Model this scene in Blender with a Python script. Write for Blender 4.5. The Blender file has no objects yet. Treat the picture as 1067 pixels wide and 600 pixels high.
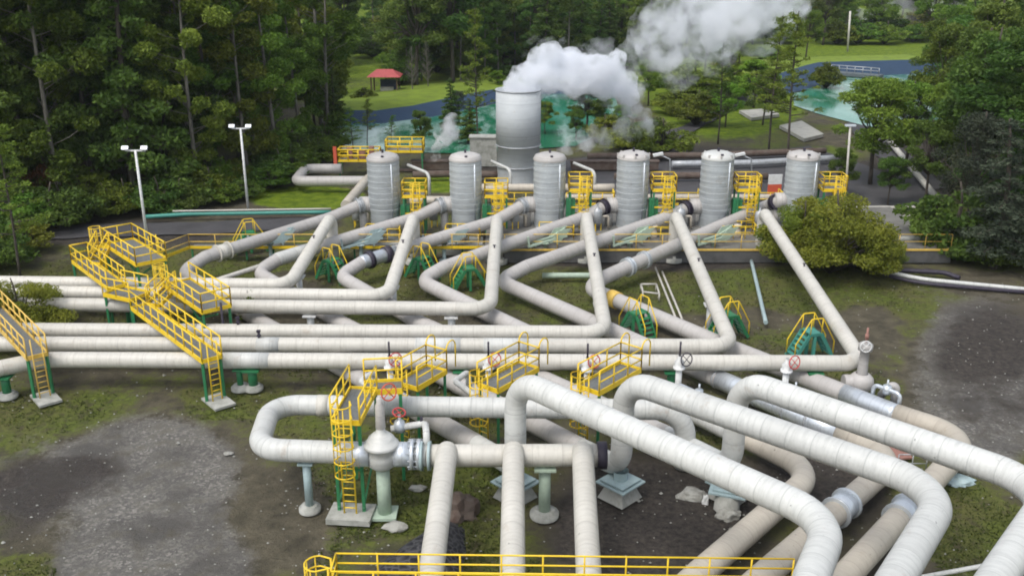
import bpy, bmesh, math, random
import numpy as np
from mathutils import Vector, Matrix, noise as mnoise
from math import radians, sin, cos, tan, atan, pi, floor

random.seed(7); Z = Vector((0, 0, 1))
SC = bpy.context.scene
COL = SC.collection
# ------------------------------------------------------------------ camera model (metres, camera 22 m above the ground)
F = 1000.0; TH = radians(19.65); H = 22.0
def ray(px, py):
    u = (px - 533.5) / F; v = (py - 300) / F
    return Vector((u, cos(TH) - v * sin(TH), -sin(TH) - v * cos(TH)))
def P(px, py, z=0.0):
    d = ray(px, py); t = (z - H) / d.z
    return Vector((d.x * t, d.y * t, z))
def PD(px, py, Y):
    d = ray(px, py); t = Y / d.y
    return Vector((d.x * t, Y, H + d.z * t))
def up(p, z): return Vector((p.x, p.y, z))
def topix(p):
    x, y, z = p[0], p[1], p[2] - H
    zc = y * cos(TH) - z * sin(TH); yc = y * sin(TH) + z * cos(TH)
    return 533.5 + F * x / zc, 300 - F * yc / zc

cam_d = bpy.data.cameras.new('camera'); cam = bpy.data.objects.new('camera', cam_d); COL.objects.link(cam)
cam.location = (0, 0, H); cam.rotation_euler = (pi / 2 - TH, 0, 0)
cam_d.sensor_width = 36; cam_d.lens = 36 * F / 1067.0; cam_d.clip_end = 6000; cam_d.clip_start = 0.5
SC.camera = cam

# ------------------------------------------------------------------ world / light : overcast
w = bpy.data.worlds.new('World'); SC.world = w; w.use_nodes = True
nt = w.node_tree; bg = nt.nodes['Background']
sky = nt.nodes.new('ShaderNodeTexSky'); sky.sky_type = 'NISHITA'; sky.sun_disc = False
SUN_EL = radians(58); SUN_AZ = radians(-140)
sky.sun_elevation = SUN_EL; sky.sun_rotation = SUN_AZ; sky.air_density = 1.2; sky.dust_density = 3.0
hs = nt.nodes.new('ShaderNodeHueSaturation'); hs.inputs['Saturation'].default_value = 0.45
nt.links.new(sky.outputs[0], hs.inputs['Color']); nt.links.new(hs.outputs[0], bg.inputs['Color'])
bg.inputs['Strength'].default_value = 0.15
sd = bpy.data.lights.new('sun', 'SUN'); sd.energy = 1.1; sd.angle = radians(22); sd.color = (1, .965, .91)
sun = bpy.data.objects.new('sun', sd); COL.objects.link(sun)
sdir = Vector((sin(SUN_AZ) * cos(SUN_EL), cos(SUN_AZ) * cos(SUN_EL), sin(SUN_EL)))
sun.rotation_euler = (-sdir).to_track_quat('-Z', 'Y').to_euler(); sun.location = (0, 40, 80)
SC.view_settings.view_transform = 'Standard'; SC.view_settings.look = 'None'
SC.view_settings.exposure = 0.6; SC.view_settings.gamma = 1.0
SC.render.engine = 'CYCLES'
cy = SC.cycles
cy.use_denoising = True; cy.max_bounces = 14; cy.diffuse_bounces = 3; cy.glossy_bounces = 2
cy.transmission_bounces = 4; cy.volume_bounces = 12; cy.transparent_max_bounces = 8
cy.volume_step_rate = 2.0; cy.volume_max_steps = 128
cy.filter_width = 1.9
cy.use_adaptive_sampling = True; cy.adaptive_threshold = 0.02

# ------------------------------------------------------------------ materials
def new_mat(name):
    m = bpy.data.materials.new(name); m.use_nodes = True
    return m, m.node_tree, m.node_tree.nodes['Principled BSDF']
def N(nt, t, **k):
    n = nt.nodes.new(t)
    for a, b in k.items(): setattr(n, a, b)
    return n
def math_n(nt, op, a, b=None, clamp=False):
    n = nt.nodes.new('ShaderNodeMath'); n.operation = op; n.use_clamp = clamp
    for i, v in enumerate((a, b)):
        if v is None: continue
        if isinstance(v, (int, float)): n.inputs[i].default_value = v
        else: nt.links.new(v, n.inputs[i])
    return n.outputs[0]
def mix_n(nt, f, a, b, mode='MIX'):
    n = nt.nodes.new('ShaderNodeMix'); n.data_type = 'RGBA'; n.blend_type = mode; n.clamp_factor = True
    for s, v in ((n.inputs[0], f), (n.inputs[6], a), (n.inputs[7], b)):
        if isinstance(v, (int, float)): s.default_value = v
        elif isinstance(v, tuple): s.default_value = (*v, 1) if len(v) == 3 else v
        else: nt.links.new(v, s)
    return n.outputs[2]
def noise_n(nt, vec, scale, detail=4, rough=.55):
    n = nt.nodes.new('ShaderNodeTexNoise'); n.inputs['Scale'].default_value = scale
    n.inputs['Detail'].default_value = detail; n.inputs['Roughness'].default_value = rough
    if vec is not None: nt.links.new(vec, n.inputs['Vector'])
    return n.outputs[0]
def ramp_n(nt, fac, a, b):
    n = nt.nodes.new('ShaderNodeMapRange'); n.clamp = True
    nt.links.new(fac, n.inputs[0]); n.inputs[1].default_value = a; n.inputs[2].default_value = b
    return n.outputs[0]
def bump_n(nt, h, bs, strength=.3, dist=.05):
    n = nt.nodes.new('ShaderNodeBump'); n.inputs['Strength'].default_value = strength; n.inputs['Distance'].default_value = dist
    nt.links.new(h, n.inputs['Height']); nt.links.new(n.outputs[0], bs.inputs['Normal'])

def simple(name, col, dirt=None, rough=.6, metal=0., scale=3., amt=.5, bump=.15):
    m, nt, bs = new_mat(name)
    g = N(nt, 'ShaderNodeNewGeometry').outputs['Position']
    n = noise_n(nt, g, scale, 5, .65)
    d = dirt or tuple(c * .55 for c in col)
    f = math_n(nt, 'MULTIPLY', ramp_n(nt, n, .42, .72), amt)
    nt.links.new(mix_n(nt, f, col, d), bs.inputs['Base Color'])
    bs.inputs['Roughness'].default_value = rough; bs.inputs['Metallic'].default_value = metal
    if bump: bump_n(nt, noise_n(nt, g, scale * 6, 3), bs, bump, .02)
    return m

def pipe_mat(name, col, dirt, seam=.95, rough=.5, metal=0., streak=.55, seamdark=.45, cellv=.16):
    m, nt, bs = new_mat(name)
    uv = N(nt, 'ShaderNodeUVMap').outputs[0]
    sp = N(nt, 'ShaderNodeSeparateXYZ'); nt.links.new(uv, sp.inputs[0])
    u, v = sp.outputs[0], sp.outputs[1]
    g = N(nt, 'ShaderNodeNewGeometry').outputs['Position']
    un = math_n(nt, 'DIVIDE', u, seam)
    fr = math_n(nt, 'FRACT', un)
    line = math_n(nt, 'LESS_THAN', math_n(nt, 'ABSOLUTE', math_n(nt, 'SUBTRACT', fr, .5)), .018 / seam)
    cell = N(nt, 'ShaderNodeTexWhiteNoise', noise_dimensions='1D')
    nt.links.new(math_n(nt, 'FLOOR', math_n(nt, 'ADD', un, .5)), cell.inputs['W'])
    cv = N(nt, 'ShaderNodeCombineXYZ')
    nt.links.new(math_n(nt, 'MULTIPLY', u, 5.0), cv.inputs[0]); nt.links.new(math_n(nt, 'MULTIPLY', v, 2.2), cv.inputs[1])
    st = noise_n(nt, cv.outputs[0], 1.3, 5, .7)
    big = noise_n(nt, g, .35, 4, .6)
    c1 = mix_n(nt, math_n(nt, 'MULTIPLY', ramp_n(nt, st, .46, .74), streak), col, dirt)
    c2 = mix_n(nt, math_n(nt, 'MULTIPLY', ramp_n(nt, big, .45, .75), .45), c1, tuple(a * .72 for a in col))
    c3 = mix_n(nt, math_n(nt, 'MULTIPLY', cell.outputs[0], cellv), c2, tuple(a * .6 for a in col))
    c4 = mix_n(nt, math_n(nt, 'MULTIPLY', line, seamdark), c3, dirt)
    spots = math_n(nt, 'GREATER_THAN', noise_n(nt, g, 5.5, 2), .74)
    c5 = mix_n(nt, math_n(nt, 'MULTIPLY', spots, .6), c4, tuple(a * .35 for a in dirt))
    rust = math_n(nt, 'MULTIPLY', ramp_n(nt, noise_n(nt, g, .9, 6, .75), .60, .72), .45)
    c5 = mix_n(nt, rust, c5, (.30, .22, .15))
    oi = N(nt, 'ShaderNodeObjectInfo'); hsv = N(nt, 'ShaderNodeHueSaturation'); nt.links.new(c5, hsv.inputs['Color'])
    nt.links.new(math_n(nt, 'ADD', math_n(nt, 'MULTIPLY', oi.outputs['Random'], .16), .92), hsv.inputs['Value'])
    nt.links.new(hsv.outputs[0], bs.inputs['Base Color'])
    bs.inputs['Roughness'].default_value = rough; bs.inputs['Metallic'].default_value = metal
    bump_n(nt, math_n(nt, 'ADD', math_n(nt, 'MULTIPLY', line, -1.0), math_n(nt, 'ADD', math_n(nt, 'MULTIPLY', cell.outputs[0], .5), math_n(nt, 'ADD', math_n(nt, 'MULTIPLY', st, .25), math_n(nt, 'MULTIPLY', noise_n(nt, g, 2.2, 2), 1.6)))), bs, .45, .03)
    return m

M = {}
M['pipe'] = pipe_mat('white_cladding', (.56, .54, .485), (.30, .28, .24), seam=1.2, seamdark=.4, streak=.45)
M['pipe2'] = pipe_mat('white_cladding_clean', (.56, .565, .54), (.26, .27, .26), seam=.95, streak=.5, seamdark=.45)
M['pipe3'] = pipe_mat('grey_white_cladding', (.46, .44, .42), (.25, .23, .21), seam=1.2, seamdark=.4, streak=.45)
M['tan'] = pipe_mat('tan_cladding', (.49, .445, .37), (.29, .24, .20), seam=1.4, streak=.5)
M['silver'] = pipe_mat('silver_cladding', (.62, .66, .70), (.33, .36, .40), seam=.7, rough=.38, metal=.55)
M['tank'] = pipe_mat('tank_cladding', (.56, .60, .62), (.25, .28, .31), seam=.48, rough=.42, metal=.3, streak=.8, seamdark=.4, cellv=.45)
M['stack'] = pipe_mat('stack_steel', (.50, .53, .545), (.32, .34, .36), seam=3.1, rough=.6, metal=.0, streak=.6, seamdark=.8)
M['blue_steel'] = simple('pale_blue_steel', (.36, .46, .47), (.20, .26, .27), .5, .1)
M['yellow'] = simple('yellow_paint', (.82, .57, .02), (.55, .33, .03), .5, 0, 4, .4, 0)
M['yellow_faded'] = simple('faded_yellow_paint', (.74, .50, .10), (.45, .28, .08), .6, 0, 4, .6, 0)
M['green'] = simple('green_paint', (.025, .19, .075), (.03, .10, .05), .5, 0, 4, .5, 0)
M['teal'] = simple('teal_paint', (.06, .27, .22), (.05, .17, .15), .5, 0, 4, .5, 0)
M['palegreen'] = simple('pale_green_paint', (.40, .50, .40), (.25, .3, .24), .6)
M['grating'] = simple('grey_grating', (.17, .18, .18), (.08, .085, .085), .7, .2, 8, .8)
M['concrete'] = simple('concrete', (.38, .38, .35), (.17, .18, .15), .9, 0, 2, .8)
M['black'] = simple('black_rubber', (.025, .02, .035), (.06, .05, .07), .6, 0, 5, .5)
M['red'] = simple('red_paint', (.55, .05, .05), (.3, .04, .04), .5, 0, 5, .5, 0)
M['orange'] = simple('orange_paint', (.62, .10, .05), (.4, .1, .05), .6, 0, 5, .5, 0)
M['steel'] = simple('grey_steel', (.42, .44, .46), (.2, .2, .2), .45, .3, 4, .6)
M['whitep'] = simple('white_paint', (.70, .71, .70), (.4, .4, .38), .5, 0, 4, .5)
M['roofred'] = simple('red_roof_sheet', (.45, .09, .09), (.28, .06, .06), .6, 0, 2, .6)
M['wood'] = simple('dark_wood', (.12, .08, .05), (.05, .03, .02), .8)
M['stone'] = simple('stone', (.33, .33, .30), (.14, .13, .11), .95, 0, 3, .8, .5)
M['darkrock'] = simple('dark_rock', (.075, .07, .07), (.03, .025, .025), .9, 0, 3, .8, .8)
M['brownrock'] = simple('brown_rock', (.11, .085, .07), (.06, .03, .02), .9, 0, 1.5, .8, .8)
M['liner'] = simple('blue_pond_liner', (.016, .042, .085), (.01, .025, .055), .9, 0, .5, .5, .2)
M['asphalt'] = simple('asphalt', (.06, .058, .062), (.03, .028, .03), .85, 0, .4, .8, .4)
M['grassbank'] = simple('bank_grass', (.15, .215, .008), (.08, .12, .006), .95, 0, .5, .9, .6)
M['brownsheet'] = simple('rusty_sheet', (.30, .15, .12), (.16, .09, .07), .7, 0, 3, .7)
M['glass'] = simple('lamp_glass', (.6, .65, .7), (.5, .5, .5), .2, 0, 3, .2, 0)
M['palewood'] = simple('pale_conduit', (.52, .50, .45), (.3, .28, .25), .6)

def bark(name, col):
    m, nt, bs = new_mat(name)
    g = N(nt, 'ShaderNodeTexCoord').outputs['Object']
    mp = N(nt, 'ShaderNodeMapping'); mp.inputs['Scale'].default_value = (4, 4, .8); nt.links.new(g, mp.inputs[0])
    n = noise_n(nt, mp.outputs[0], 2, 5, .7)
    nt.links.new(mix_n(nt, ramp_n(nt, n, .35, .65), col, tuple(c * .4 for c in col)), bs.inputs['Base Color'])
    bs.inputs['Roughness'].default_value = .9
    return m
M['bark_pale'] = bark('pale_bark', (.20, .185, .155)); M['bark_dark'] = bark('dark_bark', (.09, .075, .06))
def leaf(name, c1, c2, trans=.35):
    m, nt, bs = new_mat(name)
    geo = N(nt, 'ShaderNodeNewGeometry'); oi = N(nt, 'ShaderNodeObjectInfo')
    tc = N(nt, 'ShaderNodeTexCoord').outputs['Object']
    n = noise_n(nt, tc, .55, 3, .6)
    f = math_n(nt, 'ADD', math_n(nt, 'MULTIPLY', ramp_n(nt, n, .36, .66), .62), math_n(nt, 'MULTIPLY', geo.outputs['Random Per Island'], .38))
    c = mix_n(nt, f, c1, c2)
    h = N(nt, 'ShaderNodeHueSaturation'); nt.links.new(c, h.inputs['Color'])
    r = oi.outputs['Random']
    nt.links.new(math_n(nt, 'ADD', math_n(nt, 'MULTIPLY', r, .05), .475), h.inputs['Hue'])
    rr = math_n(nt, 'FRACT', math_n(nt, 'MULTIPLY', r, 17.3))
    nt.links.new(math_n(nt, 'ADD', math_n(nt, 'MULTIPLY', rr, .55), .72), h.inputs['Value'])
    nt.links.new(h.outputs[0], bs.inputs['Base Color']); bs.inputs['Roughness'].default_value = .55
    bs.inputs['Specular IOR Level'].default_value = .15
    tr = N(nt, 'ShaderNodeBsdfTranslucent'); nt.links.new(h.outputs[0], tr.inputs['Color'])
    mx = N(nt, 'ShaderNodeMixShader'); mx.inputs[0].default_value = trans
    out = nt.nodes['Material Output']
    nt.links.new(bs.outputs[0], mx.inputs[1]); nt.links.new(tr.outputs[0], mx.inputs[2]); nt.links.new(mx.outputs[0], out.inputs[0])
    return m
M['leaf_mid'] = leaf('foliage_mid_green', (.050, .105, .014), (.21, .30, .045))
M['leaf_dark'] = leaf('foliage_dark_green', (.036, .075, .016), (.14, .215, .04))
M['leaf_olive'] = leaf('foliage_olive', (.065, .10, .014), (.25, .29, .045))
M['leaf_bright'] = leaf('foliage_bright_green', (.10, .18, .02), (.24, .36, .04))
M['leaf_bush'] = leaf('foliage_bush_yellow_green', (.075, .115, .014), (.23, .27, .04))
M['leaf_grey'] = leaf('foliage_grey_green', (.038, .056, .038), (.095, .12, .075))
M['leaf_red'] = leaf('foliage_reddish', (.10, .04, .02), (.22, .09, .05))
M['leaf_grass'] = leaf('grass_blades', (.045, .058, .014), (.105, .125, .03))

# ------------------------------------------------------------------ mesh building
class MB:
    def __init__(s): s.v = []; s.f = []; s.uv = []; s.sm = []
    def add(s, vs, fs, smooth=False, uvs=None):
        b = len(s.v); s.v += [tuple(v) for v in vs]
        for i, f in enumerate(fs):
            s.f.append(tuple(b + k for k in f)); s.sm.append(smooth)
            s.uv.append(uvs[i] if uvs else [(0, 0)] * len(f))
        return s
    def obox(s, c, ax, ay, az):
        c = Vector(c); vs = []
        for z in (-1, 1):
            for x, y in ((-1, -1), (1, -1), (1, 1), (-1, 1)): vs.append(c + ax * x + ay * y + az * z)
        return s.add(vs, [(3, 2, 1, 0), (4, 5, 6, 7), (0, 1, 5, 4), (1, 2, 6, 5), (2, 3, 7, 6), (3, 0, 4, 7)])
    def box(s, c, size, rz=0):
        r = Matrix.Rotation(rz, 3, 'Z')
        return s.obox(c, r @ Vector((size[0] / 2, 0, 0)), r @ Vector((0, size[1] / 2, 0)), Vector((0, 0, size[2] / 2)))
    def beam(s, a, b, wd, ht):
        a = Vector(a); b = Vector(b); d = b - a; L = d.length
        if L < 1e-5: return s
        d.normalize(); side = d.cross(Vector((0, 0, 1)))
        if side.length < 1e-3: side = Vector((1, 0, 0))
        side.normalize(); upv = side.cross(d)
        return s.obox((a + b) / 2, d * L / 2, side * wd / 2, upv * ht / 2)
    def sweep(s, pts, r, n=16, caps=True, u0=0.0, rr=None):
        pts = [Vector(p) for p in pts]
        m = len(pts); T = []
        for i in range(m):
            a = pts[max(i - 1, 0)]; b = pts[min(i + 1, m - 1)]; t = (b - a)
            T.append(t.normalized() if t.length > 1e-9 else Vector((0, 0, 1)))
        nrm = T[0].cross(Vector((0, 0, 1)))
        if nrm.length < .1: nrm = T[0].cross(Vector((0, 1, 0)))
        nrm.normalize(); base = len(s.v); u = u0; us = []
        for i in range(m):
            if i:
                u += (pts[i] - pts[i - 1]).length
                nrm = nrm - T[i] * nrm.dot(T[i]); nrm.normalize()
            us.append(u); bn = T[i].cross(nrm); R = rr[i] if rr else r
            for k in range(n):
                a = 2 * pi * k / n
                s.v.append(tuple(pts[i] + (nrm * cos(a) + bn * sin(a)) * R))
        for i in range(m - 1):
            for k in range(n):
                k2 = (k + 1) % n
                s.f.append((base + i * n + k, base + i * n + k2, base + (i + 1) * n + k2, base + (i + 1) * n + k)); s.sm.append(True)
                s.uv.append([(us[i], k / n), (us[i], (k + 1) / n), (us[i + 1], (k + 1) / n), (us[i + 1], k / n)])
        if caps:
            s.f.append(tuple(base + k for k in reversed(range(n)))); s.sm.append(False); s.uv.append([(us[0], 0)] * n)
            s.f.append(tuple(base + (m - 1) * n + k for k in range(n))); s.sm.append(False); s.uv.append([(us[-1], 0)] * n)
        return s
    def tube(s, a, b, r, n=6): return s.sweep([a, b], r, n)
    def lathe(s, c, prof, n=24, ax='Z'):
        c = Vector(c); base = len(s.v); m = len(prof)
        for (R, z) in prof:
            for k in range(n):
                a = 2 * pi * k / n
                q = (R * cos(a), R * sin(a), z) if ax == 'Z' else ((z, R * cos(a), R * sin(a)) if ax == 'X' else (R * cos(a), z, -R * sin(a)))
                s.v.append(tuple(c + Vector(q)))
        for i in range(m - 1):
            for k in range(n):
                k2 = (k + 1) % n
                s.f.append((base + i * n + k, base + i * n + k2, base + (i + 1) * n + k2, base + (i + 1) * n + k)); s.sm.append(True)
                z0, z1 = prof[i][1], prof[i + 1][1]
                s.uv.append([(z0, k / n), (z0, (k + 1) / n), (z1, (k + 1) / n), (z1, k / n)])
        return s
    def ring(s, c, R, r, axis=Vector((0, 0, 1)), n=18, m=6):
        axis = Vector(axis).normalized(); a = axis.orthogonal().normalized(); b = axis.cross(a)
        pts = [Vector(c) + (a * cos(2 * pi * k / n) + b * sin(2 * pi * k / n)) * R for k in range(n + 1)]
        return s.sweep(pts, r, m, False)

def wpos(o):
    p = Vector((0, 0, 0))
    while o is not None: p += o.location; o = o.parent
    return p
def part(name, mb, mat, parent=None, loc=None, local=False):
    me = bpy.data.meshes.new(name)
    off = Vector((0, 0, 0))
    if not local:
        off = wpos(parent) if parent is not None else (Vector(loc) if loc is not None else Vector((0, 0, 0)))
    me.from_pydata([(v[0] - off.x, v[1] - off.y, v[2] - off.z) for v in mb.v], [], mb.f)
    me.polygons.foreach_set('use_smooth', mb.sm)
    ul = me.uv_layers.new(name='UVMap'); flat = [c for f in mb.uv for q in f for c in q]
    ul.data.foreach_set('uv', flat)
    me.materials.append(M[mat] if isinstance(mat, str) else mat); me.update()
    o = bpy.data.objects.new(name, me); COL.objects.link(o)
    if parent is not None: o.parent = parent
    elif loc is not None: o.location = loc
    return o
def tag(o, label=None, cat=None, group=None, kind=None):
    if label: o['label'] = label
    if cat: o['category'] = cat
    if group: o['group'] = group
    if kind: o['kind'] = kind
    return o
def thing(name, label, cat, loc, group=None, rz=0):
    o = bpy.data.objects.new(name, None); o.empty_display_size = .3; COL.objects.link(o)
    o.location = loc; o.rotation_euler = (0, 0, rz)
    return tag(o, label, cat, group)
def copy_tree(o, parent=None):
    c = o.copy(); COL.objects.link(c)
    if parent is not None: c.parent = parent
    for ch in list(o.children): copy_tree(ch, c)
    return c
def struct(name, mb, mat):
    return tag(part(name, mb, mat), kind='structure')

def fillet(pts, R, segs=9):
    pts = [Vector(p) for p in pts]; out = [pts[0]]
    RR = R if isinstance(R, (list, tuple)) else [R] * len(pts)
    for i in range(1, len(pts) - 1):
        p0, p, p1 = pts[i - 1], pts[i], pts[i + 1]
        a = (p0 - p); b = (p1 - p); la, lb = a.length, b.length; a.normalize(); b.normalize()
        ang = a.angle(b); phi = pi - ang
        if phi < .03: out.append(p); continue
        t = min(RR[i] * tan(phi / 2), la * .49, lb * .49); r = t / tan(phi / 2)
        bis = (a + b).normalized(); c = p + bis * (r / sin(ang / 2))
        s0 = p + a * t - c; s1 = p + b * t - c
        ns = max(2, int(segs * phi / 1.2))
        for k in range(ns + 1):
            q = s0.slerp(s1, k / ns) if True else None
            out.append(c + q.normalized() * r)
    out.append(pts[-1]); return out
def densify(pts, step=1.2):
    out = [pts[0]]
    for i in range(1, len(pts)):
        d = (pts[i] - pts[i - 1]).length; n = max(1, int(d / step))
        for k in range(1, n + 1): out.append(pts[i - 1].lerp(pts[i], k / n))
    return out
class Path:
    def __init__(s, pts, R=1.15): s.p = densify(fillet(pts, R))
    def nearest(s, px, py):
        return min(range(len(s.p)), key=lambda i: (topix(s.p[i])[0] - px) ** 2 + (topix(s.p[i])[1] - py) ** 2)
    def sub(s, i0, i1): return s.p[i0:i1 + 1]
    def at(s, px, py):
        i = s.nearest(px, py); i = min(max(i, 1), len(s.p) - 2)
        best = None
        for j in (i - 1, i):
            for k in range(21):
                q = s.p[j].lerp(s.p[j + 1], k / 20); a, b = topix(q); d = (a - px) ** 2 + (b - py) ** 2
                if best is None or d < best[0]: best = (d, q, (s.p[j + 1] - s.p[j]).normalized())
        return best[1], best[2]
def collar(parent, name, path, px, py, r, wd, mat, lip=True):
    q, t = path.at(px, py); mb = MB()
    mb.sweep([q - t * wd / 2, q + t * wd / 2], r, 20)
    if lip:
        for e in (-1, 1): mb.sweep([q + t * e * wd / 2 - t * .05, q + t * e * wd / 2 + t * .05], r + .10, 20)
    return part(name, mb, mat, parent)
def sleeve(parent, name, path, a, b, r, mat):
    i0, i1 = path.nearest(*a), path.nearest(*b)
    if i0 > i1: i0, i1 = i1, i0
    mb = MB().sweep(path.sub(i0, max(i1, i0 + 1)), r, 20)
    return part(name, mb, mat, parent)

# ================================================================== PIPELINES
TX = [402, 486, 572, 657, 743, 830]
TY = P(402, 235, 1).y
def tank_xy(k): p = P(TX[k], 235, 1); return p
ZB = 1.65
# elevated descending lines that turn into the horizontal pipe racks
Vtop = [(345, 226), (431, 226), (518, 226), (611, 224), (704, 224), (796, 221)]
Vcor = [(301, 297), (404, 308.5), (511, 322), (631, 347), (763, 361), (899, 378.5)]
Vend = [(-60, 293.5), (-60, 303.5), (-60, 316), (-60, 343.5), (-60, 358)]
vlab = ['white pipeline turning at the left into the farthest pipe of the upper bundle',
        'white pipeline with elbow second from left forming the middle upper bundle pipe',
        'white pipeline with elbow in the picture centre forming the nearest upper bundle pipe',
        'white pipeline bending left of the green step stile into the farthest lower bundle pipe',
        'white pipeline bending below the two thin conduits into the middle lower bundle pipe',
        'white pipeline bending beside the bulbous valve, the nearest pipe of the lower bundle']
VP = []
for k in range(6):
    t = P(*Vtop[k], 3.5); c = P(*Vcor[k], ZB)
    pts = [up(t, 0.0), t, c]
    if k < 5: pts.append(P(*Vend[k], ZB))
    else: pts += [P(45, 374.5, ZB), P(-60, 396, ZB)]
    pa = Path(pts, [1, .62, 1.15, 2.5, 1] if k == 5 else [1, .62, 1.15, 1])
    VP.append(pa)
    root = thing('steam_pipeline', vlab[k], 'pipeline', up(c, 0), 'elevated white pipelines leading into the racks')
    part('pipe', MB().sweep(pa.p, .42, 24), 'pipe', root)
    mb = MB().lathe(up(t, 0), [(.75, 0), (.75, .3), (.5, .3), (.5, .5)], 20)
    part('base', mb, 'concrete', root)
    q, d = pa.at(Vtop[k][0] * .6 + Vcor[k][0] * .4, Vtop[k][1] * .6 + Vcor[k][1] * .4)
    mb = MB().tube(q + Vector((0, 0, .4)), q + Vector((0, 0, .62)), .05, 8); mb.tube(q + Vector((-.1, 0, .6)), q + Vector((.1, 0, .6)), .04, 6)
    part('vent', mb, 'black', root)
# pale patches of newer cladding on racks
for (k, a, b) in ((3, (200, 345), (215, 345)), (4, (262, 360), (300, 360)), (4, (436, 361), (475, 361)), (5, (240, 377), (278, 377)), (4, (515, 361), (540, 361))):
    r = [o for o in COL.objects if o.get('label') == vlab[k]][0]
    sleeve(r, 'patch', VP[k], a, b, .428, 'pipe2')

# lower diagonal lines: tank nozzle -> hairpin -> under the racks -> arch or lower run
DP = []
droot = []
d_defs = [
 dict(n=(378, 213), a=(345, 227), u=[(214, 268, 1.7), (190, 284, 1.1)], m=[(275, 337, .62), (497, 463, .95)]),
 dict(n=(462, 213), a=(430, 228), u=[(290, 270, 1.6), (268, 284, 1.1)], m=[(355, 336, .62), (465, 394, .62), (606, 467, .95)]),
 dict(n=(547, 213), a=(517, 230), u=[(378, 273, 1.5), (354, 288, 1.0)], m=[(437, 336, .62), (700, 456, .9)]),
 dict(n=(632, 214), a=(610, 226), u=[(462, 279, 1.4), (438, 293, .9)], m=[(525, 335, .62), (736, 436, .8)]),
 dict(n=(718, 215), a=(703, 224), u=[(549, 278, 1.4), (520, 293, .95)], m=[(622, 338, .62), (850, 440, .8)]),
 dict(n=(812, 209), a=(800, 214), u=[(632, 288, 1.2), (612, 300, .85)], m=[(740, 354, .62), (930, 430, .8)]),
]
RY = 35.3   # distance of the three risers
riser_x = [537, 647, 762]
arch = [[(868, 543), (846, 600), (812, 710)], [(988, 512), (935, 600), (875, 700)], [(1100, 510), (1040, 600), (975, 700)]]
ZA = 5.48
dlab = ['white pipeline with the leftmost arch, its hairpin bend farthest left by the yellow platforms',
        'white pipeline with the middle arch over the header, black rings on its hairpin bend',
        'white pipeline with the rightmost arch leaving the frame at the right edge',
        'tan clad low pipeline with the leftmost of the three tan bends',
        'tan clad low pipeline between two others with grey coupling ring',
        'tan clad low pipeline farthest right with silver section at its hairpin']
for k, d in enumerate(d_defs):
    tc = tank_xy(k); nz = PD(d['n'][0], d['n'][1], TY)
    pts = [Vector((tc.x - .9, TY, nz.z)), nz + Vector((-.2, -.3, 0)), P(d['a'][0], d['a'][1], 2.15)]
    Rs = [1, .9, 2]
    for q in d['u']: pts.append(P(*q)); Rs.append(1.0)
    for q in d['m']: pts.append(P(*q)); Rs.append(2.5)
    if k < 3:
        e = PD(riser_x[k], 487, RY); e.z = 1.42
        pts.append(e); Rs.append(1.05)
        pts.append(up(e, ZA)); Rs.append(1.25)
        A = arch[k]; pts.append(P(*A[0], ZA)); Rs.append(2.0)
        for q in A[1:]: pts.append(P(*q, ZA)); Rs.append(2.0)
    else:
        B = {3: [(850, 492), (729, 597), (640, 680)], 4: [(936, 477), (795, 600), (700, 685)], 5: [(1012, 457), (881, 600), (820, 670)]}[k]
        for i, q in enumerate(B): pts.append(P(*q, .85)); Rs.append(2.0)
    pa = Path(pts, Rs); DP.append(pa)
    base = up(P(*d['m'][0]), 0)
    root = thing('steam_pipeline', dlab[k], 'pipeline', base, 'diagonal pipelines running under the racks'); droot.append(root)
    mb = MB()
    i_end = len(pa.p) - 1
    rr = [.45 if k < 3 else .48] * len(pa.p)
    if k < 3:
        iz = next(i for i, q in enumerate(pa.p) if q.z > 4.9)
        for i in range(iz, len(pa.p)): rr[i] = min(.50, .45 + .01 * (i - iz))
    mb.sweep(pa.p, .45, 24, rr=rr)
    part('pipe', mb, 'pipe3' if k >= 3 else 'pipe2', root)
# older, greyer cladding up to the racks, and the other coverings
for k in range(3):
    n0 = DP[k].nearest(*[(505, 467), (612, 470), (700, 456)][k])
    part('pipe_sleeve', MB().sweep(DP[k].p[1:n0], .456, 24), 'pipe3', droot[k])
for k in (0, 1, 2):
    q = up(PD(riser_x[k], 487, RY), 1.42)
    # blue steel skirt + saddle plate + pedestal under the riser elbow
    part('skirt', MB().lathe(up(q, 0), [(.30, .78), (.30, 1.15), (.34, 1.3)], 16), 'blue_steel', droot[k])
    mb = MB(); mb.box(up(q, .74), (1.5, 1.5, .06), pi / 4); mb.box(up(q, .86), (1.25, 1.25, .05), pi / 4)
    for a in range(4):
        dd = Vector((cos(a * pi / 2 + pi / 4), sin(a * pi / 2 + pi / 4), 0)) * .3
    part('saddle_plate', mb, 'blue_steel', droot[k])
    mb = MB(); mb.lathe(up(q, 0), [(.95, 0), (.55, .7), (0, .7)], 4)
    mb.sm = [False] * len(mb.sm); part('pedestal', mb, 'concrete', droot[k])
part('sleeve', MB().sweep(DP[3].sub(DP[3].nearest(772, 455), len(DP[3].p) - 1), .492, 24), 'tan', droot[3])
part('sleeve', MB().sweep(DP[4].sub(DP[4].nearest(866, 446), len(DP[4].p) - 1), .492, 24), 'tan', droot[4])
part('sleeve', MB().sweep(DP[5].sub(DP[5].nearest(936, 432), len(DP[5].p) - 1), .492, 24), 'tan', droot[5])
sleeve(droot[3], 'silver_sleeve', DP[3], (692, 416), (766, 452), .496, 'pipe2')
sleeve(droot[4], 'silver_sleeve', DP[4], (742, 392), (864, 446), .497, 'silver')
sleeve(droot[5], 'silver_sleeve', DP[5], (880, 412), (934, 432), .497, 'silver')
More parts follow.
